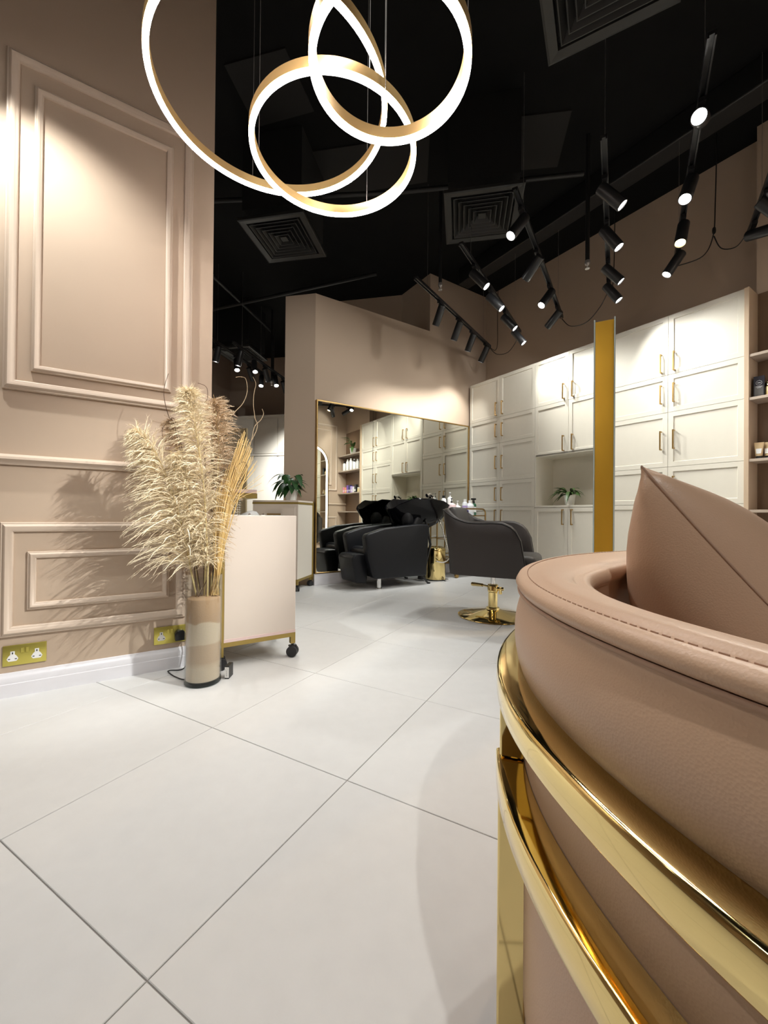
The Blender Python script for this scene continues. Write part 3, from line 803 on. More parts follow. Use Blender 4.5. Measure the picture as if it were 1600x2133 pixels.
apanel('dark grey ceiling panel at the edge of the panelled wall', [(0.62, 3.1), (0.95, 2.75), (1.3, 3.05), (0.95, 3.45)])
dm = MB().box(3.75, 3.93, 0.2, 3.95, 3.84, CEIL-0.001)
tag(link('ceiling_duct', dm.mesh('ceiling_duct', M['duct'], bevel=0.01)), 'long black duct under the ceiling along the cabinet wall', 'duct')

# ------------------------------------------------------------------ styling chair
def u_shell(inset, tops, zb, n_side=14, n_c=8, hw=0.31, xb=-0.30, xf=0.28, rc=0.13):
    """outline points (x, y, z_top, z_bottom) of a U in plan, from the front left arm round the back"""
    hw -= inset; xb += inset; rc = max(0.02, rc-inset)
    pts = []
    for k in range(n_side+1): pts.append((xf+(xb+rc-xf)*k/n_side, hw))
    for k in range(1, n_c+1):
        a = PI/2+PI/2*k/n_c; pts.append((xb+rc+rc*math.cos(a), hw-rc+rc*math.sin(a)))
    for k in range(1, 6): pts.append((xb, (hw-rc)*(1-2*k/6)))
    for k in range(n_c+1):
        a = PI+PI/2*k/n_c; pts.append((xb+rc+rc*math.cos(a), -hw+rc+rc*math.sin(a)))
    for k in range(1, n_side+1): pts.append((xb+rc+(xf-xb-rc)*k/n_side, -hw))
    return pts
ZTOP = [(-.31,.850),(-.28,.846),(-.245,.820),(-.20,.785),(-.16,.765),(-.11,.750),(-.03,.748),(.05,.752),(.12,.748),(.18,.725),(.225,.680),(.255,.61),(.272,.53),(.28,.44)]
def styling_chair(label, loc, rz):
    t = thing('salon_chair', label, 'chair', loc, rz, 'charcoal salon chairs')
    zb = 0.345
    def lean(x, z): return x-0.055*max(0, (z-0.45)/0.42)*max(0, min(1, (-0.05-x)/0.2))
    rows = []
    po, pi_ = u_shell(0, None, zb), u_shell(0.055, None, zb)
    for (xo, yo), (xi, yi) in zip(po, pi_):
        zt = lerp_tab(ZTOP, xo); z0 = zb + 0.02*max(0, (-xo)/0.3)*0 
        def P(x, y, z): return (lean(x, z), y*(1-0.10*max(0, (0.75-z)/0.4)) , z)
        mx_, my_ = (xo+xi)/2, (yo+yi)/2
        rows.append([P(xo, yo, z0), P(xo, yo, z0+(zt-z0)*0.33), P(xo, yo, z0+(zt-z0)*0.66), P(xo, yo, zt-0.02), P(xo*0.75+xi*0.25, yo*0.75+yi*0.25, zt-0.004), P(mx_, my_, zt),
                     P(xo*0.25+xi*0.75, yo*0.25+yi*0.75, zt-0.005), P(xi, yi, zt-0.022), P(xi, yi, z0+(zt-z0)*0.5), P(xi, yi, z0)])
    mb = MB().grid(rows, closed_v=True); n = len(rows[0])
    mb.add(rows[0], [tuple(range(n))]); mb.add(rows[-1], [tuple(reversed(range(n)))])
    part('shell', mb, M['greyleather'], t, smooth=60, weld=True)
    part('piping', MB().tube([(r_[3][0], r_[3][1]*1.004, r_[3][2]+0.008) for r_ in rows], 0.0045, 6), M['blackpipe'], t, smooth=60)
    part('seat', MB().box(-0.235, 0.345, -0.222, 0.222, 0.345, 0.505), M['greyseat'], t, bevel=0.045, seg=4, smooth=60)
    bk = MB().box(-0.035, 0.035, -0.19, 0.19, 0.0, 0.36)
    o = part('back_cushion', bk, M['greyseat'], t, bevel=0.03, seg=3, smooth=60)
    o.location = (-0.215, 0, 0.507); o.rotation_euler = (0, math.radians(-13), 0)
    part('fabric_tag', MB().box(-0.232, -0.229, 0.2795, 0.2835, 0.42, 0.47), M['blackpipe'], t)
    part('underframe', MB().box(-0.12, 0.12, -0.12, 0.12, 0.320, 0.344), M['black'], t, bevel=0.004)
    part('piston', MB().lathe([(0.017, 0.24), (0.017, 0.321)], 16), M['chrome'], t, smooth=40)
    part('column', MB().lathe([(0.052, 0.052), (0.050, 0.07), (0.036, 0.075), (0.036, 0.19), (0.041, 0.195), (0.041, 0.245), (0.036, 0.252), (0.0, 0.252)], 24), M['gold'], t, smooth=40)
    part('base_disc', MB().lathe([(0.0, 0.0), (0.265, 0.0), (0.272, 0.004), (0.270, 0.010), (0.250, 0.016), (0.16, 0.030), (0.08, 0.048), (0.052, 0.056), (0.0, 0.056)], 48), M['gold'], t, smooth=50)
    return t
def lever(t):
    pm = MB(); pm.tube([(0.02, 0.0, 0.222), (-0.05, 0.045, 0.224), (-0.10, 0.075, 0.225)], 0.008, 8); pm.tube([(-0.10, 0.075, 0.225), (-0.20, 0.135, 0.217)], [0.013, 0.016], 10)
    part('pump_lever', pm, M['gold'], t, smooth=50)
    kb = MB(); kb.tube([(0.03, -0.01, 0.22), (0.085, -0.01, 0.222)], 0.013, 10); kb.tube([(0.06, -0.01, 0.18), (0.06, -0.01, 0.235)], 0.012, 10)
    part('pedal', kb, M['gold'], t, smooth=50)
    fb = MB()
    for s_ in (-0.09, 0.09): fb.tube([(0.20, s_, 0.338), (0.30, s_, 0.30), (0.40, s_, 0.17), (0.44, s_, 0.13)], 0.009, 8)
    fb.tube([(0.44, -0.17, 0.13), (0.44, 0.17, 0.13)], 0.011, 8)
    part('footrest', fb, M['gold'], t, smooth=50)
ch = styling_chair('charcoal leather salon chair on a round gold pump base', (2.50, 2.215, 0), math.radians(-60))
lever(ch)
# ------------------------------------------------------------------ backwash unit
t = thing('wash_chair', 'black leather hair wash chair with glossy basin in front of the wall mirror', 'chair', (2.6, 3.86, 0), 0)
side = [(2.15, .555), (2.175, .590), (2.23, .605), (2.38, .648), (2.62, .672), (2.85, .690), (2.985, .690), (3.0, .66), (2.965, .105), (2.32, .115), (2.255, .13), (2.19, .33)]
for ya, yb in ((3.60, 3.695), (4.035, 4.125)):
    part('armrest', MB().prism(side, ya, yb, lambda a, b, z: (a, z, b)), M['blackleather'], t, bevel=0.018, seg=3, smooth=60, world=True)
part('seat', MB().prism([(2.20, .40), (2.24, .445), (2.80, .40), (2.86, .25), (2.26, .25)], 3.697, 4.033, lambda a, b, z: (a, z, b)), M['blackleather'], t, bevel=0.03, seg=3, smooth=60, world=True)
part('leg_rest', MB().prism([(2.05, .335), (2.085, .375), (2.235, .375), (2.24, .12), (2.23, .06), (2.10, .075)], 3.699, 4.031, lambda a, b, z: (a, z, b)), M['blackleather'], t, bevel=0.02, seg=3, smooth=60, world=True)
part('backrest', MB().prism([(2.70, .42), (2.80, .40), (3.00, .70), (2.98, .80), (2.90, .80)], 3.70, 4.03, lambda a, b, z: (a, z, b)), M['blackleather'], t, bevel=0.03, seg=3, smooth=60, world=True)
for yy in (3.755, 3.865, 3.975):
    part('head_pad', MB().lathe([(0.0, -.11), (.03, -.105), (.052, -.06), (.058, 0), (.052, .06), (.03, .105), (0.0, .11)], 16, (2.80, yy, .755), 1.35, 1.0), M['blackleather'], t, smooth=60, world=True)
part('body_box', MB().box(2.33, 2.93, 3.697, 4.033, .115, .245), M['blackleather'], t, world=True)
for yy in (3.65, 4.08):
    part('front_leg', MB().lathe([(.034, 0), (.036, .004), (.034, .012), (.024, .018), (.024, .116)], 16, (2.35, yy, 0)), M['chrome'], t, smooth=40, world=True)
    part('rear_leg', MB().tube([(2.93, yy, .11), (3.02, yy, .012), (3.05, yy, .006)], .012, 8), M['black'], t, smooth=50, world=True)
# basin: an open scalloped bowl tilted to the chair
rows = []
for k, (q, zz) in enumerate([(1.0, .0), (1.02, .010), (.99, -.012), (.93, -.06), (.80, -.14), (.58, -.22), (.34, -.27), (.20, -.285), (.0, -.29)]):
    row = []
    for i in range(48):
        a = 2*PI*i/48
        rx, ry = 0.44*q, 0.255*q
        x = 3.02+rx*math.cos(a)+0.02; y = 3.86+ry*math.sin(a)
        z = .965+zz-0.05*q*math.cos(a)*0.5 + 0.045*q*(abs(math.sin(a))**2) - 0.05 + (0.004*math.cos(12*a) if k < 3 else 0)
        if math.cos(a) < -0.5: z -= 0.10*q*((-math.cos(a)-0.5)/0.5)**1.5
        row.append((x, y, z))
    rows.append(row)
inn = [[(3.02+(p[0]-3.02)*0.955, 3.86+(p[1]-3.86)*0.945, p[2]+0.012) for p in row] for row in rows[1:]]
bm_ = MB().grid(list(reversed(rows))+inn, closed_v=True)
part('basin', bm_, M['blackgloss'], t, smooth=60, world=True)
nk = MB(); nk.tube([(3.03, 3.86, .66), (3.06, 3.86, .45), (3.10, 3.86, .15), (3.10, 3.86, .02)], [.07, .045, .04, .05], 12)
nk.tube([(3.02, 3.70, .74), (3.10, 3.70, .45), (3.02, 3.72, .12)], .014, 8); nk.tube([(3.02, 4.02, .74), (3.10, 4.02, .45), (3.02, 4.0, .12)], .014, 8)
part('basin_stand', nk, M['black'], t, smooth=60, world=True)
hs = MB().tube(bez([(3.26, 3.84, .86), (3.27, 3.72, .70), (3.31, 3.68, .50), (3.36, 3.66, .30), (3.28, 3.66, .235), (3.17, 3.68, .25)], 10), .008, 8)
part('hose', hs, M['chrome'], t, smooth=60, world=True)
tp = MB(); tp.lathe([(.02, 0), (.02, .03), (.012, .04), (.012, .10)], 12, (3.27, 3.86, .93)); tp.tube([(3.27, 3.86, 1.02), (3.22, 3.86, 1.05), (3.17, 3.86, 1.03)], [.012, .02, .026], 10)
part('shower_head', tp, M['chrome'], t, smooth=50, world=True)

# ------------------------------------------------------------------ gold pedal bin
t = thing('pedal_bin', 'gold cylindrical pedal bin behind the wash chair', 'bin', (3.30, 3.84, 0), 0)
part('body', MB().lathe([(0.118, 0.004), (0.122, 0.01), (0.122, 0.36), (0.118, 0.362)], 36), M['gold'], t, smooth=40)
part('base_ring', MB().lathe([(0.125, 0), (0.127, 0.004), (0.124, 0.012), (0.10, 0.012)], 36), M['black'], t, smooth=40)
part('lid', MB().lathe([(0.123, 0.363), (0.124, 0.375), (0.115, 0.395), (0.07, 0.412), (0.0, 0.417)], 36), M['gold'], t, smooth=40)
part('pedal', MB().box(0.02, 0.07, -0.165, -0.118, 0.012, 0.022), M['chrome'], t, bevel=0.003)

# ------------------------------------------------------------------ bar cart with bottles
t = thing('bar_cart', 'gold tube trolley with glass shelves holding product bottles', 'trolley', (3.86, 3.96, 0), 0)
X0, X1, Y0, Y1 = 3.575, 4.130, 3.80, 4.135
def rect_tube(z): return [(X0, Y0, z), (X1, Y0, z), (X1, Y1, z), (X0, Y1, z)]
for yy in (Y0, Y1):
    loop = []
    rcn = 0.06
    for (cx_, cz_, a0) in ((X1-rcn, .88-rcn, 0), (X0+rcn, .88-rcn, PI/2), (X0+rcn, .16+rcn, PI), (X1-rcn, .16+rcn, 1.5*PI)):
        for k in range(7):
            a = a0+PI/2*k/6; loop.append((cx_+rcn*math.cos(a), yy, cz_+rcn*math.sin(a)))
    part('side_frame', MB().tube(loop, .010, 8, closed=True), M['brass'], t, smooth=50, world=True)
for zz in (.797, .49, .27):
    part('shelf', MB().box(X0+.012, X1-.012, Y0+.012, Y1-.012, zz-.012, zz), M['thinglass'], t, world=True)
    rm = MB()
    for yy in (Y0, Y1): rm.tube([(X0+.01, yy, zz-.006), (X1-.01, yy, zz-.006)], .007, 6)
    for xx in (X0, X1): rm.tube([(xx, Y0, zz-.006), (xx, Y1, zz-.006)], .007, 6)
    part('shelf_rail', rm, M['brass'], t, world=True)
for xx in (X0+.04, X1-.04):
    for yy in (Y0, Y1):
        cm = MB(); cm.tube([(xx, yy, .152), (xx, yy, .055)], .007, 6); part('stem', cm, M['brass'], t, world=True)
        part('caster', MB().add(*(lambda w: (w.v, w.f))(MB().tube([(xx, yy-.014, .028), (xx, yy+.014, .028)], .027, 14))), M['brass'], t, smooth=40, world=True)

def bottle(label, x, y, z, prof, m, capm=None, pump=False, spray=False, group=None, capname='cap', labelm=None, s=1.08):
    b = thing('bottle', label, 'bottle', (x, y, z), random.uniform(0, 6), group)
    part('body', MB().lathe([(r*s, h_*s) for r, h_ in prof], 18), m, b, smooth=40)
    hh = prof[-1][1]*s
    capm = capm or M['white']
    if pump:
        pmb = MB().lathe([(.013, hh), (.013, hh+.02), (.005, hh+.022), (.005, hh+.05), (.014, hh+.051), (.014, hh+.060), (0, hh+.061)], 12)
        pmb.box(-.006, .04, -.006, .006, hh+.050, hh+.060)
        part('pump', pmb, capm, b, smooth=40)
    elif spray:
        pmb = MB().lathe([(.013, hh), (.013, hh+.018), (.008, hh+.03), (.008, hh+.05)], 12)
        pmb.box(-.025, .045, -.010, .010, hh+.045, hh+.068); pmb.box(.018, .026, -.006, .006, hh+.005, hh+.045)
        part('spray_trigger', pmb, capm, b, smooth=30)
    else:
        part(capname, MB().lathe([(.018*s, hh), (.018*s, hh+.03*s), (0, hh+.031*s)], 14), capm, b, smooth=40)
    if labelm:
        r = max(p[0] for p in prof)*s
        part('label', MB().lathe([(r+.0006, hh*0.25), (r+.0008, hh*0.7)], 18), labelm, b, smooth=40)
    return b
TALL = [(0, 0), (.030, 0), (.033, .004), (.033, .14), (.026, .158), (.012, .165)]
ROUND = [(0, 0), (.042, 0), (.046, .005), (.046, .085), (.040, .105), (.020, .118), (.012, .122)]
M['pinkbottle'] = mat('bottle_pink', (0.80, 0.62, 0.62), 0.3)
M['bluetub'] = mat('bottle_blue', (0.03, 0.035, 0.20), 0.3)
M['greenlabel'] = mat('label_green', (0.03, 0.12, 0.06), 0.5)
M['lilac'] = mat('label_lilac', (0.45, 0.35, 0.62), 0.5)
G = 'hair care bottles on the gold trolley'
zc = .798
bottle('white bottle with a black cap at the left end of the gold trolley', 3.62, 4.06, zc, [(r, h_*1.25) for r, h_ in TALL], M['white'], M['black'], group=G)
bottle('pale pink bottle with a tall black and white pump on the gold trolley', 3.66, 3.95, zc, [(r*1.25, h_*1.2) for r, h_ in ROUND], M['pinkbottle'], M['black'], pump=True, group=G)
bottle('tall white pump bottle behind the pale pink bottle', 3.72, 4.05, zc, [(r, h_*1.35) for r, h_ in TALL], M['white'], pump=True, group=G)
bottle('white round pump bottle in the middle of the gold trolley', 3.81, 4.00, zc, ROUND, M['white'], pump=True, group=G)
bottle('low dark blue bottle at the front of the gold trolley', 3.80, 3.86, zc, [(0, 0), (.05, 0), (.053, .005), (.053, .055), (.05, .06), (.02, .062)], M['bluetub'], M['white'], group=G)
bottle('clear bottle with a lilac label beside the blue one', 3.88, 3.93, zc, TALL, M['thinglass'], pump=False, group=G, labelm=M['lilac'])
bottle('large clear domed bottle near the right end of the gold trolley', 3.96, 3.92, zc, [(r*1.15, h_*1.25) for r, h_ in ROUND], M['thinglass'], group=G, labelm=M['white'])
bottle('green spray bottle with a black trigger at the right end of the trolley', 4.05, 3.93, zc, [(r*.85, h_*.9) for r, h_ in TALL], M['greenlabel'], M['black'], spray=True, group=G, labelm=M['white'])
bottle('white squeeze bottle standing on the middle shelf of the gold trolley', 3.68, 3.93, .491, TALL, M['white'], M['black'], group=G)

# ------------------------------------------------------------------ trolleys with casters
def caster(parent, x, y, r=0.030, yawa=0.4):
    c, s_ = math.cos(yawa), math.sin(yawa)
    w = MB()
    for o_ in (-.013, .013):
        w.tube([(x-s_*(o_-.009), y+c*(o_-.009), r), (x-s_*(o_+.009), y+c*(o_+.009), r)], r, 18)
    p_ = part('caster', w, M['wheel'], parent, smooth=40)
    f = MB(); f.tube([(x, y, r*1.1), (x, y, r*2+.016)], .008, 8); f.box(x-.02, x+.02, y-.012, y+.012, 2*r-.004, 2*r+.004)
    part('swivel', f, M['black'], p_)
    return p_
t = thing('salon_trolley', 'beige salon trolley on casters with a gold base frame beside the pampas vase', 'trolley', (0.655, 2.17, 0), 0)
hw = 0.190; D_ = 0.40
part('body', MB().box(-hw, hw, 0, D_, 0.135, 0.782), M['trolley'], t, bevel=0.002, seg=1)
part('trim_strip', MB().box(-hw, hw, -0.003, 0.0, 0.135, 0.150), M['pinktop'], t)
gf = MB()
gf.box(-hw-.024, -hw-.0005, -.004, .022, .064, .784); gf.box(-hw-.024, -hw-.0005, D_-.022, D_+.004, .064, .784)
gf.box(-hw, hw, -.003, .022, .112, .1345); gf.box(-hw, hw, D_-.022, D_+.003, .112, .1345)
gf.box(hw-.026, hw, -.003, .022, .074, .112); gf.box(hw-.026, hw, D_-.022, D_+.003, .074, .112)
gf.box(-hw-.024, -hw-.0005, .022, D_-.022, .112, .1345); gf.box(hw-.022, hw, .022, D_-.022, .112, .1345)
part('base_frame', gf, M['goldpaint'], t)
for x in (-hw-.012, hw-.012):
    for y in (.008, D_-.012): caster(t, x, y, 0.030, random.uniform(-.8, .8))
for k in range(3):
    part('clip_stand', MB().lathe([(.010, .7825), (.011, .786), (.004, .79), (.004, .795), (0, .796)], 10, (-.11+.075*k, .12, 0)), M['chrome'], t, smooth=40)

rt = thing('drawer_trolley', 'cream drawer trolley with a gold rim carrying a potted plant, beside the pier', 'trolley', (1.555, 3.945, 0), math.radians(45))
# local: x along its side face (away), y along its front (to the left)
W2, D2 = 0.50, 0.385
part('body', MB().box(0.002, D2, 0, W2, 0.125, 0.893), M['trolleyside'], rt)
part('gold_rim', MB().box(-.012, D2+.003, -.006, W2+.006, 0.8935, 0.912), M['goldpaint'], rt)
part('top', MB().box(-.010, D2+.002, -.005, W2+.005, 0.9125, 0.932), M['trolley'], rt, bevel=0.002, seg=1)
z = 0.868
part('face_frame', MB().box(-.010, .0018, 0, W2, 0.125, 0.893), M['trolley'], rt)
for hgt in (.165, .155, .155, .22):
    dr = part('drawer', MB().box(-.017, -.0105, .028, W2-.03, z-hgt+.006, z-.003), M['trolley'], rt, bevel=0.002, seg=1)
    hb = MB(); zc_ = z-hgt*0.48
    hb.box(-.045, -.037, W2/2-.075, W2/2+.075, zc_-.006, zc_+.006)
    for yy in (W2/2-.06, W2/2+.06): hb.box(-.038, -.0172, yy-.006, yy+.006, zc_-.005, zc_+.005)
    part('handle', hb, M['brass'], dr)
    z -= hgt
gf = MB()
gf.box(-.010, D2, -.004, .016, .100, .1245); gf.box(-.010, .016, .016, W2, .100, .1245); gf.box(D2-.022, D2, .016, W2, .100, .1245)
for x in (0.004, D2-.03):
    for y in (0.0, W2-.026): gf.box(x, x+.022, y, y+.022, .066, .0995)
gf.box(D2+.0005, D2+.016, -.014, .016, .07, .93)
part('base_frame', gf, M['goldpaint'], rt)
for x in (.018, D2-.018):
    for y in (.012, W2-.015): caster(rt, x, y, .028, random.uniform(-.8, .8))

# ------------------------------------------------------------------ potted plants
def leaf_mb(mb, base, d, L, W, droop, roll=0.0, n=6):
    """one pointed leaf with a bent midrib"""
    d = Vector(d).normalized(); side = d.cross(Vector((0, 0, 1)))
    if side.length < 1e-3: side = Vector((1, 0, 0))
    side.normalize(); up = side.cross(d)
    side = (side*math.cos(roll)+up*math.sin(roll)); up = side.cross(d)
    rows = []
    for k in range(n+1):
        q = k/n
        c = Vector(base)+d*L*q-Vector((0, 0, 1))*droop*L*q*q
        w = W*(math.sin(PI*min(1, q*0.92+0.08))**0.8)*(1-q*0.35) if k < n else 0.0
        if k == 0: w = W*0.25
        rows.append([c-side*w-up*w*0.25*-1, c, c+side*w+up*w*0.25])
    mb.grid(rows)
def plant(label, loc, pot_r, pot_h, leaves, name='potted_plant', leafm=None, group=None, potprof=None):
    t = thing(name, label, 'plant', loc, 0, group)
    pr = potprof or [(pot_r*.72, 0), (pot_r*.74, .004), (pot_r*.97, pot_h-.008), (pot_r, pot_h-.006), (pot_r, pot_h), (pot_r*.92, pot_h), (pot_r*.88, pot_h-.02)]
    part('pot', MB().lathe(pr, 28), M['pot'], t, smooth=40)
    part('soil', MB().lathe([(0, pot_h-.016), (pot_r*.9, pot_h-.018)], 20), M['soil'], t)
    for (az, el, r0, L, W, dr, st) in leaves:
        a = math.radians(az); e_ = math.radians(el)
        d = Vector((math.cos(a)*math.cos(e_), math.sin(a)*math.cos(e_), math.sin(e_)))
        base = Vector((r0*math.cos(a), r0*math.sin(a), pot_h-.02)); tip = base+Vector((d.x*st*.5, d.y*st*.5, st))
        mb = MB()
        d2 = Vector((d.x, d.y, d.z-0.2)).normalized()
        leaf_mb(mb, tip, d2, L, W, dr, random.uniform(-.4, .4))
        lf = part('leaf', mb, leafm or M['leaf'], t, smooth=60)
        part('leaf_stalk', MB().tube([base, base.lerp(tip, .5)+Vector((0, 0, st*.08)), tip], .0028, 5), M['leafl'], lf, smooth=60)
    return t
lv = []
for k in range(38):
    lv.append((k*137.5 % 360, random.uniform(-22, 50), random.uniform(.005, .03), random.uniform(.10, .17)*(0.55 if math.cos(math.radians(k*137.5-45)) > .35 else 1), random.uniform(.032, .048), random.uniform(.45, 1.0), random.uniform(.03, .19)))
plp = Vector((1.555, 3.945, 0))+Vector((math.cos(PI/4), math.sin(PI/4), 0))*0.215+Vector((-math.sin(PI/4), math.cos(PI/4), 0))*0.175
plant('dark green leafy plant in a white tapered pot on the drawer trolley', (plp.x, plp.y, .9325), .072, .125, lv)
rnl = random.Random(21)
lv = []
for k in range(30):
    az = 90+rnl.choice((0, 180))+rnl.uniform(-70, 70)
    if math.cos(math.radians(az)) > .35: az = 180-az
    lv.append((az, rnl.uniform(12, 62), .014, rnl.uniform(.13, .21), rnl.uniform(.017, .027), rnl.uniform(.4, .95), rnl.uniform(.02, .08)))
plant('small leafy plant in a white pot in the cabinet niche', (4.36, 2.735, .9185), .066, .118, lv, leafm=M['leafl'])
lv = [(k*137.5 % 360, random.uniform(5, 70), .012, random.uniform(.12, .24), random.uniform(.03, .045), random.uniform(.2, .9), random.uniform(.04, .22)) for k in range(26) if math.cos(math.radians(k*137.5)) < 0.15]
plant('trailing green plant in a white pot on the top shelf, seen in the mirror', (4.31, .62, 2.0985), .075, .13, lv, leafm=M['leafl'])

# ------------------------------------------------------------------ products on the open shelves
G2 = 'products on the open shelves'
bx = thing('product_box', 'tall black printed carton on the upper middle shelf', 'carton', (4.272, 1.062, 1.7535), math.radians(10), G2)
part('carton', MB().box(-.032, .032, -.032, .032, 0, .165), mat('carton_navy', (.018, .018, .026), .35), bx, bevel=.001, seg=1)
part('label_panel', MB().box(-.0326, -.0321, -.026, .026, .012, .088), mat('carton_grey', (.12, .115, .11), .4), bx)
em = MB()
for k in range(9):
    a = 2*PI*k/9; em.obox((-.0324, .017*math.cos(a), .112+.017*math.sin(a)), (.0003, 0, 0), (0, .008*math.sin(a), -.008*math.cos(a)), (0, .0012*math.cos(a), .0012*math.sin(a)))
em.box(-.0327, -.0321, -.010, .010, .1085, .1150); em.box(-.0331, -.0327, -.018, .018, .078, .084); em.box(-.0331, -.0327, -.012, .012, .070, .074)
part('emblem', em, mat('print_silver', (.45, .45, .46), .4), bx)
jr = thing('jar', 'small gold topped amber jar beside the black carton', 'jar', (4.285, 1.000, 1.7535), 0, G2)
part('body', MB().lathe([(0, 0), (.028, 0), (.030, .004), (.030, .072), (.026, .078)], 20), mat('jar_cream', (.80, .62, .30), .3), jr, smooth=40)
part('lid', MB().lathe([(.031, .078), (.031, .108), (.029, .111), (0, .111)], 20), M['gold'], jr, smooth=40)
cream_tube = mat('tube_cream', (.62, .45, .25), .35)
def tube_pack(label, x, y, z, rz):
    tt = thing('cosmetic_tube', label, 'tube', (x, y, z), rz, G2)
    rows = []
    for q, zz in ((0, .022), (.15, .03), (.5, .08), (1.0, .130)):
        rr_ = [(.020*(1-q)+.004*q)*1.0, .020*(1-q)+.031*q]
        rows.append([(rr_[0]*math.cos(2*PI*k/20), rr_[1]*math.sin(2*PI*k/20), zz) for k in range(20)])
    mb = MB().grid(rows, closed_v=True); mb.add(rows[0], [tuple(range(20))]); mb.add(rows[-1], [tuple(range(20))])
    part('body', mb, cream_tube, tt, smooth=50)
    part('cap', MB().lathe([(.019, 0), (.019, .021), (0, .0215)], 18), M['black'], tt, smooth=40)
    part('label', MB().add([(-.0192, -.014, .04), (-.0192, .014, .04), (-.0135, .018, .08), (-.0135, -.018, .08)], [(0, 1, 2, 3)]), M['white'], tt)
tube_pack('cream cosmetic tube standing next to the oak upright', 4.255, 1.058, 1.2635, 0.1)
tube_pack('cream cosmetic tube half behind the first one', 4.285, 1.010, 1.2635, -0.15)
for k, (yy, hh_, lab) in enumerate([(.955, .075, 'pale yellow jar at the right picture edge on the lower shelf')]):
    j2 = thing('jar', lab, 'jar', (4.27, yy, 1.2635), 0, G2)
    part('body', MB().lathe([(0, 0), (.03, 0), (.032, .004), (.032, hh_), (.02, hh_+.004)], 20), mat('jar_yellow', (.78, .66, .36), .4), j2, smooth=40)
    part('lid', MB().lathe([(.030, hh_+.0045), (.030, hh_+.026), (0, hh_+.027)], 20), M['white'], j2, smooth=40)
for k in range(8):
    sc_ = random.uniform(.85, 1.35)
    bottle(('first', 'second', 'third', 'fourth', 'fifth', 'sixth', 'seventh', 'eighth')[k]+' white bottle from the far corner on the middle shelf, seen in the mirror', 4.27+.04*(k % 2), .30+.075*k, 1.7535, [(r, h_*sc_) for r, h_ in TALL], M['white'], M['white'] if k % 3 else M['black'], group='shampoo bottles on the middle shelf')
cols = [('pink', (.70, .25, .35)), ('orange', (.75, .30, .14)), ('purple', (.20, .10, .42)), ('navy', (.03, .03, .12)), ('lilac', (.45, .34, .70)), ('white', (.8, .8, .8)), ('black', (.02, .02, .02))]
for k, (nm, c) in enumerate(cols):
    cb = thing('product_box', nm + ' product carton on the lower shelf, seen in the wall mirror', 'carton', (4.28, .30+.088*k, 1.2635), 0, G2)
    part('carton', MB().box(-.03, .03, -.034, .034, 0, random.uniform(.10, .17)), mat('carton_'+nm, c, .4), cb, bevel=.001, seg=1)
    part('label', MB().box(-.0306, -.0301, -.022, .022, .03, .07), M['white'], cb)

# ------------------------------------------------------------------ vase with dried grasses
VX, VY, VR, VH = 0.352, 2.068, 0.080, 0.502
vase = thing('glass_vase', 'tall clear glass cylinder vase filled with layered sand', 'vase', (VX, VY, 0), 0)
part('glass_base', MB().lathe([(0.0, 0.0005), (VR-.004, 0.0005), (VR, .005), (VR, .0185), (0.0, .0187)], 48), M['glassbase'], vase, smooth=40)
part('glass', MB().lathe([(VR-.0045, .019), (VR, .019), (VR, VH), (VR-.0015, VH+.0012), (VR-.0045, VH), (VR-.0045, .020)], 48), M['glass'], vase, smooth=40)
sn = MB().lathe([(0.0, .0205), (VR-.0065, .0225), (VR-.0063, .10), (VR-.0063, .2), (VR-.0063, .3), (VR-.0063, .392), (VR-.012, .397), (.03, .402), (0.0, .405)], 40)
part('sand', sn, M['sand'], vase, smooth=50)
FX, FY = -0.0, 0.0
def P2(px, py, y):
    """a point of the vertical plane at depth y that the photograph shows at that pixel"""
    d = FW3+R2*((px-800)/848.3)-U2*((py-1066.5)/848.3)
    return CAM+d*(y/d.y)
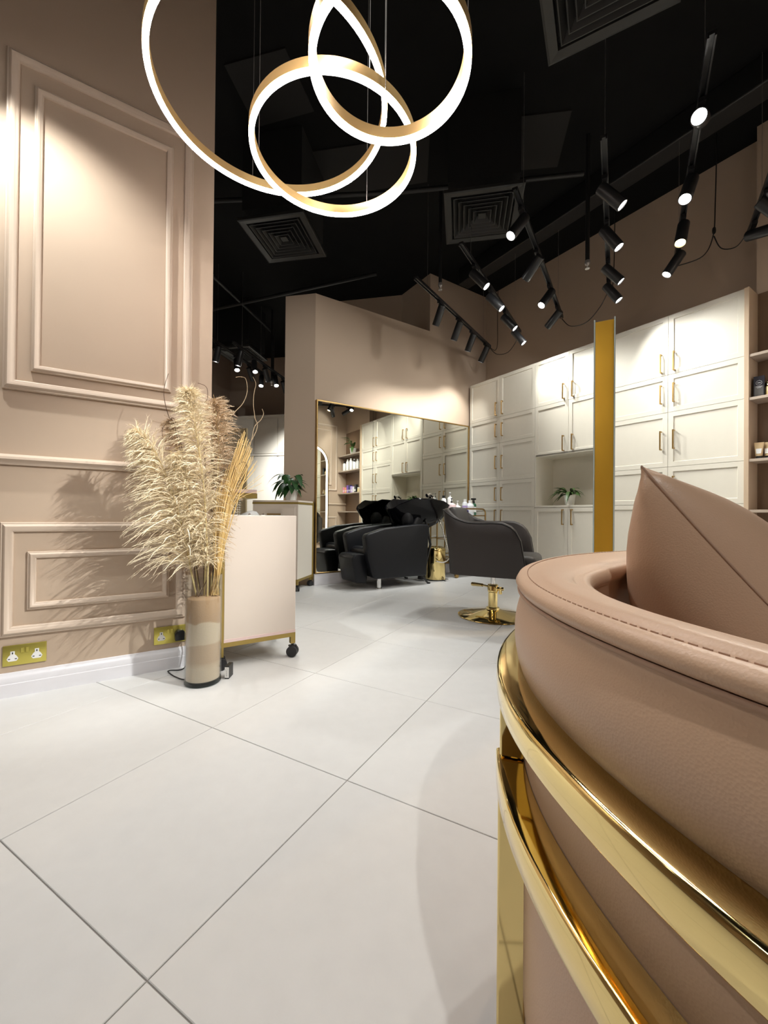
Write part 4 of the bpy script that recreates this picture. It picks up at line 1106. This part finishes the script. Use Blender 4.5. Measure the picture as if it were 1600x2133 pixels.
def plume(label, pts, y, ws, m, side, n=1000, seed=1, base=None, droop=1.0, dens=1.0):
    """pampas plume: stem through pts (pixels at depth y), hairs hanging to one side"""
    rnd = random.Random(seed)
    path = bez([P2(px, py, y) for px, py in pts], 10)
    b0 = Vector(base)
    t = thing('pampas_plume', label, 'dried grass', tuple(b0), 0, 'pampas plumes in the vase')
    stem = [b0]+[b0.lerp(path[0], .5)+Vector((0.0, 0, .0))]+path
    part('stem', MB().tube(stem, [.0042]*(2)+[.0042*(1-.75*k/len(path)) for k in range(len(path))], 7), M['stem'], t, smooth=60, world=True)
    mb = MB(); L = len(path)-1
    for i in range(n):
        q = rnd.random()**0.85
        k = q*L; k0 = min(int(k), L-1); p = path[k0].lerp(path[k0+1], k-k0)
        tan = (path[k0+1]-path[k0]).normalized()
        W = lerp_tab(ws, q)
        a = rnd.uniform(0, 2*PI)
        out = Vector((math.cos(a), math.sin(a)*0.8, 0))*0.75+Vector((side, 0, 0))*rnd.uniform(0, 1.1)
        out = (out-tan*out.dot(tan)).normalized()
        Lh = W*rnd.uniform(.55, 1.25)
        w0 = rnd.uniform(.0012, .0026)
        c = p.copy(); dirv = (tan*1.25+out*rnd.uniform(.35, 1.0)).normalized()
        pts_ = [c.copy()]
        ns = 5
        for s_ in range(ns):
            dirv = (dirv+out*0.10-Vector((0, 0, 1))*droop*rnd.uniform(.10, .42)+Vector((rnd.uniform(-.2, .2), rnd.uniform(-.2, .2), rnd.uniform(-.15, .1)))).normalized()
            c = c+dirv*(Lh/ns*1.5); pts_.append(c.copy())
        sd = dirv.cross(Vector((rnd.uniform(-1, 1), rnd.uniform(-1, 1), rnd.uniform(-1, 1)))).normalized()
        k1 = len(mb.v)
        for s_, pp in enumerate(pts_):
            ww = w0*(1.0-.75*abs(2*s_/ns-0.9)) if s_ < ns else w0*.25
            ww = max(ww, w0*.25)
            mb.v += [tuple(pp-sd*ww), tuple(pp+sd*ww)]
        for s_ in range(ns): mb.f.append((k1+2*s_, k1+2*s_+1, k1+2*s_+3, k1+2*s_+2))
        # fine barbs along the hair
        for s_ in range(1, ns):
            for _ in range(3):
                pp = pts_[s_].lerp(pts_[s_+1], rnd.random())
                dv = ((pts_[s_+1]-pts_[s_]).normalized()+Vector((rnd.uniform(-1, 1), rnd.uniform(-1, 1), rnd.uniform(-1, .6)))*.75).normalized()*rnd.uniform(.010, .024)
                s2_ = dv.cross(Vector((rnd.uniform(-1, 1), rnd.uniform(-1, 1), 1))).normalized()*.0006
                k2 = len(mb.v); mb.v += [tuple(pp-s2_), tuple(pp+s2_), tuple(pp+dv)]; mb.f.append((k2, k2+1, k2+2))
    o = part('plume', mb, m, t, world=True, recalc=False); o['kind'] = 'stuff'
    return t
W1 = [(0, .15), (.25, .15), (.5, .11), (.8, .065), (1, .03)]
WM = [(0, .06), (.2, .085), (.5, .085), (.8, .055), (1, .03)]
plume('left pampas plume leaning away over the wall panels, long hairs hanging left', [(398, 1190), (385, 1120), (366, 1050), (340, 975), (312, 925), (286, 897)], 2.06, W1, M['plume'], -1.0, 1150, 3, (VX-.03, VY+.01, .40))
plume('tallest pampas plume in the middle of the vase', [(433, 1180), (430, 1100), (424, 1010), (412, 920), (400, 850), (394, 816)], 2.03, WM, M['plume'], -0.15, 1250, 5, (VX+.012, VY-.02, .40))
plume('lower pampas plume in front of the tall one', [(428, 1185), (420, 1130), (404, 1060), (386, 1000), (372, 950)], 2.05, [(0, .05), (.3, .08), (.7, .07), (1, .03)], M['plume'], -0.5, 750, 8, (VX+.0, VY-.005, .40))
plume('brownish pampas plume at the back right, against the dark rear room', [(440, 1190), (447, 1100), (452, 1020), (455, 940), (452, 880), (446, 840)], 2.11, [(0, .05), (.3, .085), (.7, .08), (1, .04)], M['plumeb'], 0.35, 1050, 9, (VX+.035, VY+.02, .40))
plume('thin brown pampas plume behind the left ones', [(410, 1190), (396, 1100), (378, 1000), (366, 925), (360, 880)], 2.13, [(0, .04), (.4, .075), (1, .03)], M['plumeb'], -0.5, 550, 12, (VX-.01, VY+.035, .40))
# straw bundle
sb = MB(); rnd = random.Random(4)
for k in range(105):
    u = rnd.random(); ang_ = rnd.gauss(0, 1)
    x1, y1_ = 508+ang_*18, 905+abs(ang_)*38+rnd.uniform(-12, 30)
    xm = 470+ang_*8
    yy = 2.05+rnd.uniform(-.03, .03)
    pts = bez([(VX+.045+rnd.uniform(-.018, .018), VY+rnd.uniform(-.02, .02), .404), P2(455+ang_*3, 1175, yy), P2(xm, 1050, yy), P2(x1, y1_, yy)], 5)
    sb.tube(pts, [max(.0008, .0024*(1-.6*i/len(pts))) for i in range(len(pts))], 4)
o = tag(link('straw_bundle', sb.mesh('straw_bundle', M['straw'], smooth=60)), 'bundle of golden straw fanning out at the right of the vase', 'dried grass', kind='stuff')
tr = thing('dried_leaf', 'long pale dried blade curling below the straw in the vase', 'dried grass', (VX+.04, VY-.02, .404))
part('blade', MB().tube(bez([(VX+.04, VY-.03, .41), P2(455, 1210, 2.03), P2(464, 1150, 2.03), P2(490, 1060, 2.03), P2(523, 950, 2.03)], 6), [.0025]*24+[.0008], 5), M['straw'], tr, world=True, smooth=60)
def twig(label, pts, y, m, r=.0022, base=True):
    path = [P2(px, py, y) for px, py in pts]
    if base: path = [Vector((VX+random.uniform(-.03, .03), VY+random.uniform(-.02, .03), .405))]+path
    pp = bez(path, 6)
    return tag(link('curly_twig', MB().tube(pp, [r*(1-.5*k/len(pp)) for k in range(len(pp))], 5).mesh('curly_twig', m, smooth=60)), label, 'twig', 'curly twigs in the vase')
twig('dark twig rising straight at the left above the plumes', [(405, 1150), (385, 990), (364, 888), (352, 868), (343, 835), (342, 808), (351, 778)], 2.10, M['twig'])
twig('dark twig curling back down at the left of the plumes', [(402, 1150), (388, 990), (366, 880), (352, 877), (340, 890), (338, 903), (343, 921)], 2.12, M['twig'])
twig('dark twig hooked at the top against the wall edge', [(425, 1150), (428, 980), (418, 860), (424, 842), (432, 830), (432, 812), (426, 803), (412, 798)], 2.09, M['twig'])
twig('pale twig arching high to the right over the rear room', [(450, 1150), (455, 1000), (470, 890), (486, 862), (506, 840), (515, 815), (512, 790), (502, 785), (491, 786)], 2.08, M['twigl'])
twig('pale thin twig standing upright right of the arching one', [(455, 1150), (480, 1000), (533, 900), (531, 870), (528, 845), (529, 820), (533, 800), (527, 785)], 2.07, M['twigl'])
twig('grey twig hooked over at the far right of the vase', [(458, 1150), (490, 1010), (520, 930), (530, 890), (543, 875), (549, 862), (546, 852)], 2.06, M['twigl'])
twig('brown twig bending down at the right of the straw', [(456, 1150), (470, 1040), (478, 1005), (490, 975), (508, 962), (515, 975), (514, 990), (508, 998)], 2.03, M['twig'])

# adapter box by the vase and cable on the floor
ad = thing('adapter_box', 'small black power adapter with a white label on the floor beside the vase', 'adapter', (0.455, 2.045, 0), math.radians(-33))
part('case', MB().box(-.010, .012, -.004, .050, 0, .062), M['black'], ad, bevel=.002, seg=1)
part('label', MB().box(-.009, .011, -.0052, -.0042, .006, .056), M['white'], ad)
lm = MB(); lm.lathe([(.0, 0), (.0045, .0004)], 10)
mk = MB()
for zz in (.014, .023, .032): mk.box(-.002, .003, -.0056, -.0053, zz, zz+.004)
mk.tube([(0.0005+.005*math.cos(2*PI*k/12), -.0054, .046+.005*math.sin(2*PI*k/12)) for k in range(12)], .0005, 4, closed=True)
part('print', mk, mat('print_grey', (.35, .35, .37), .6), ad)
o = link('power_cable', MB().tube(bez([(.315, 2.305, .155), (.318, 2.285, .10), (.30, 2.27, .012), (.235, 2.285, .006), (.228, 2.262, .006), (.25, 2.18, .006), (.29, 2.12, .006), (.36, 2.165, .006), (.43, 2.09, .008)], 8), .0028, 6).mesh('power_cable', M['cable'], smooth=60))
tag(o, 'thin black power cable lying on the floor behind the vase', 'cable')

# ------------------------------------------------------------------ wall sockets
def socket(label, xc, zc_):
    t = thing('wall_socket', label, 'socket', (xc, YL, zc_), 0, 'gold double sockets')
    part('plate', MB().box(-.0725, .0725, -.007, -.0005, -.0435, .0435), M['sockplate'], t, bevel=.002, seg=2, smooth=40)
    for s_ in (-.040, .040):
        ins = MB(); ins.prism([(-.013, -.022), (.013, -.022), (.019, -.012), (.013, .0), (.007, .006), (.007, .020), (-.007, .020), (-.007, .006), (-.013, .0), (-.019, -.012)], 0, 1, lambda a, b, z: (s_+a, -.0085+.0014*z, b-.002))
        ip = part('insert', ins, M['white'], t)
        sl = MB(); sl.box(s_-.002, s_+.002, -.0092, -.0086, .006, .014); sl.box(s_-.0145, s_-.0075, -.0092, -.0086, -.016, -.0125); sl.box(s_+.0075, s_+.0145, -.0092, -.0086, -.016, -.0125)
        part('slot', sl, M['dark'], ip)
    for s_ in (-.0085, .0085):
        part('rocker', MB().box(s_-.006, s_+.006, -.011, -.0075, .008, .030), M['sockplate'], t, bevel=.0015, seg=1)
    return t
socket('gold double wall socket at the left picture edge, both outlets free', -0.321, 0.1745)
socket('gold double wall socket behind the vase with a black plug in it', 0.240, 0.1715)
pg = thing('plug', 'black three pin plug in the socket behind the vase', 'plug', (0.283, YL-0.0095, 0.170), 0)
part('plug_body', MB().prism([(-.024, -.026), (.024, -.026), (.024, .008), (.012, .026), (-.012, .026), (-.024, .008)], 0, 1, lambda a, b, z: (a, -.036*z, b)), M['black'], pg, bevel=.004, seg=2, smooth=50)

# ------------------------------------------------------------------ rear room furniture
def rthing(name, label, cat):
    return tag(link(name, None), label, cat)
w = rthing('rear_cupboard', 'pale fitted cupboard wall with a door far back in the rear room', 'cupboard')
part('carcass', rbox(MB(), -5.0, -2.2, DR+.02, DR+.44, 0, 2.70), M['rearcab'], w)
us = [-5.0, -4.17, -3.66, -3.0, -2.2]
for a, b_ in zip(us, us[1:]):
    part('upper_panel', rbox(MB(), a+.012, b_-.012, DR, DR+.019, 1.985, 2.665), M['rearcab'], w)
    part('lower_panel', rbox(MB(), a+.02, b_-.02, DR, DR+.019, .10, 1.925), M['rearcab'], w)
part('cornice', rbox(MB(), -5.0, -2.2, DR-.01, DR+.44, 2.701, 2.74), M['rearcab'], w)
part('rail', rbox(MB(), -5.0, -2.2, DR-.012, DR+.0195, 1.935, 1.975), M['rearcab'], w)

cs = thing('cane_screen', 'woven cane screen panel in a light wood frame behind the dried grasses', 'screen', tuple(D_ for D_ in (0.78, 3.86, 0)), math.radians(-45))
cs.location = (0.985, 3.745, 0)
CW, CH = 0.62, 1.56
fm = MB(); fm.box(-CW, -CW+.03, -.012, .012, 0, CH); fm.box(-.042, -.002, -.012, .012, 0, CH); fm.box(-CW+.03, -.042, -.012, .012, CH-.03, CH); fm.box(-CW+.03, -.042, -.012, .012, .0, .05)
part('frame', fm, M['cane'], cs)
cm = MB(); x = -CW+.036
while x < -.045:
    cm.box(x, x+.0085, -.002, .0, .05, CH-.03); x += .021
z = .055
while z < CH-.032:
    cm.box(-CW+.03, -.042, .0004, .0024, z, z+.0085); z += .021
o = part('webbing', cm, M['cane'], cs); o['kind'] = 'stuff'

dk = thing('reception_desk', 'desk end with a pink top and thick gold edge behind the straw', 'desk', (0.84, 2.92, 0), 0)
part('top', MB().box(-.60, .0, 0, .45, .935, .962), M['pinktop'], dk, bevel=.002, seg=1)
part('gold_edge', MB().box(-.60, .002, -.002, .45, .900, .9345), M['goldpaint'], dk)
part('leg_panel', MB().box(-.58, -.30, .04, .41, 0, .8995), M['trolley'], dk)

wc = thing('shell_chair', 'white plastic shell chair whose curved back shows above the beige trolley', 'chair', (0.80, 3.47, 0), math.radians(120))
rows = []
for k in range(17):
    a = -PI*0.62+PI*1.24*k/16
    row = []
    for j in range(9):
        q = j/8; zz = .44+.375*q
        top = 1-0.55*abs(math.sin(a*0.75))**2*q
        row.append((-.02-(.17+.035*q)*math.cos(a), (.17+.02*q)*math.sin(a), .44+(zz-.44)*top))
    rows.append(row)
sh = MB().grid(rows)
o = part('shell', sh, M['white'], wc, smooth=60)
sol = o.modifiers.new('thickness', 'SOLIDIFY'); sol.thickness = .008
part('seat', MB().lathe([(0, .43), (.17, .43), (.195, .44), (.19, .452), (0, .445)], 28), M['white'], wc, smooth=40)
for k in range(4):
    a = PI/4+PI/2*k
    part('leg', MB().tube([(.10*math.cos(a), .10*math.sin(a), .43), (.20*math.cos(a), .20*math.sin(a), 0)], .012, 8), M['oak'], wc, smooth=40)

# hair slivers on the floor tiles
o = link('hair_sliver', MB().tube(bez([(-.205, 1.100, .0015), (-.196, 1.104, .0018), (-.186, 1.104, .0015)], 5), .0009, 4).mesh('hair_sliver', M['twig']))
tag(o, 'tiny dark sliver lying on the pale floor tile', 'debris')
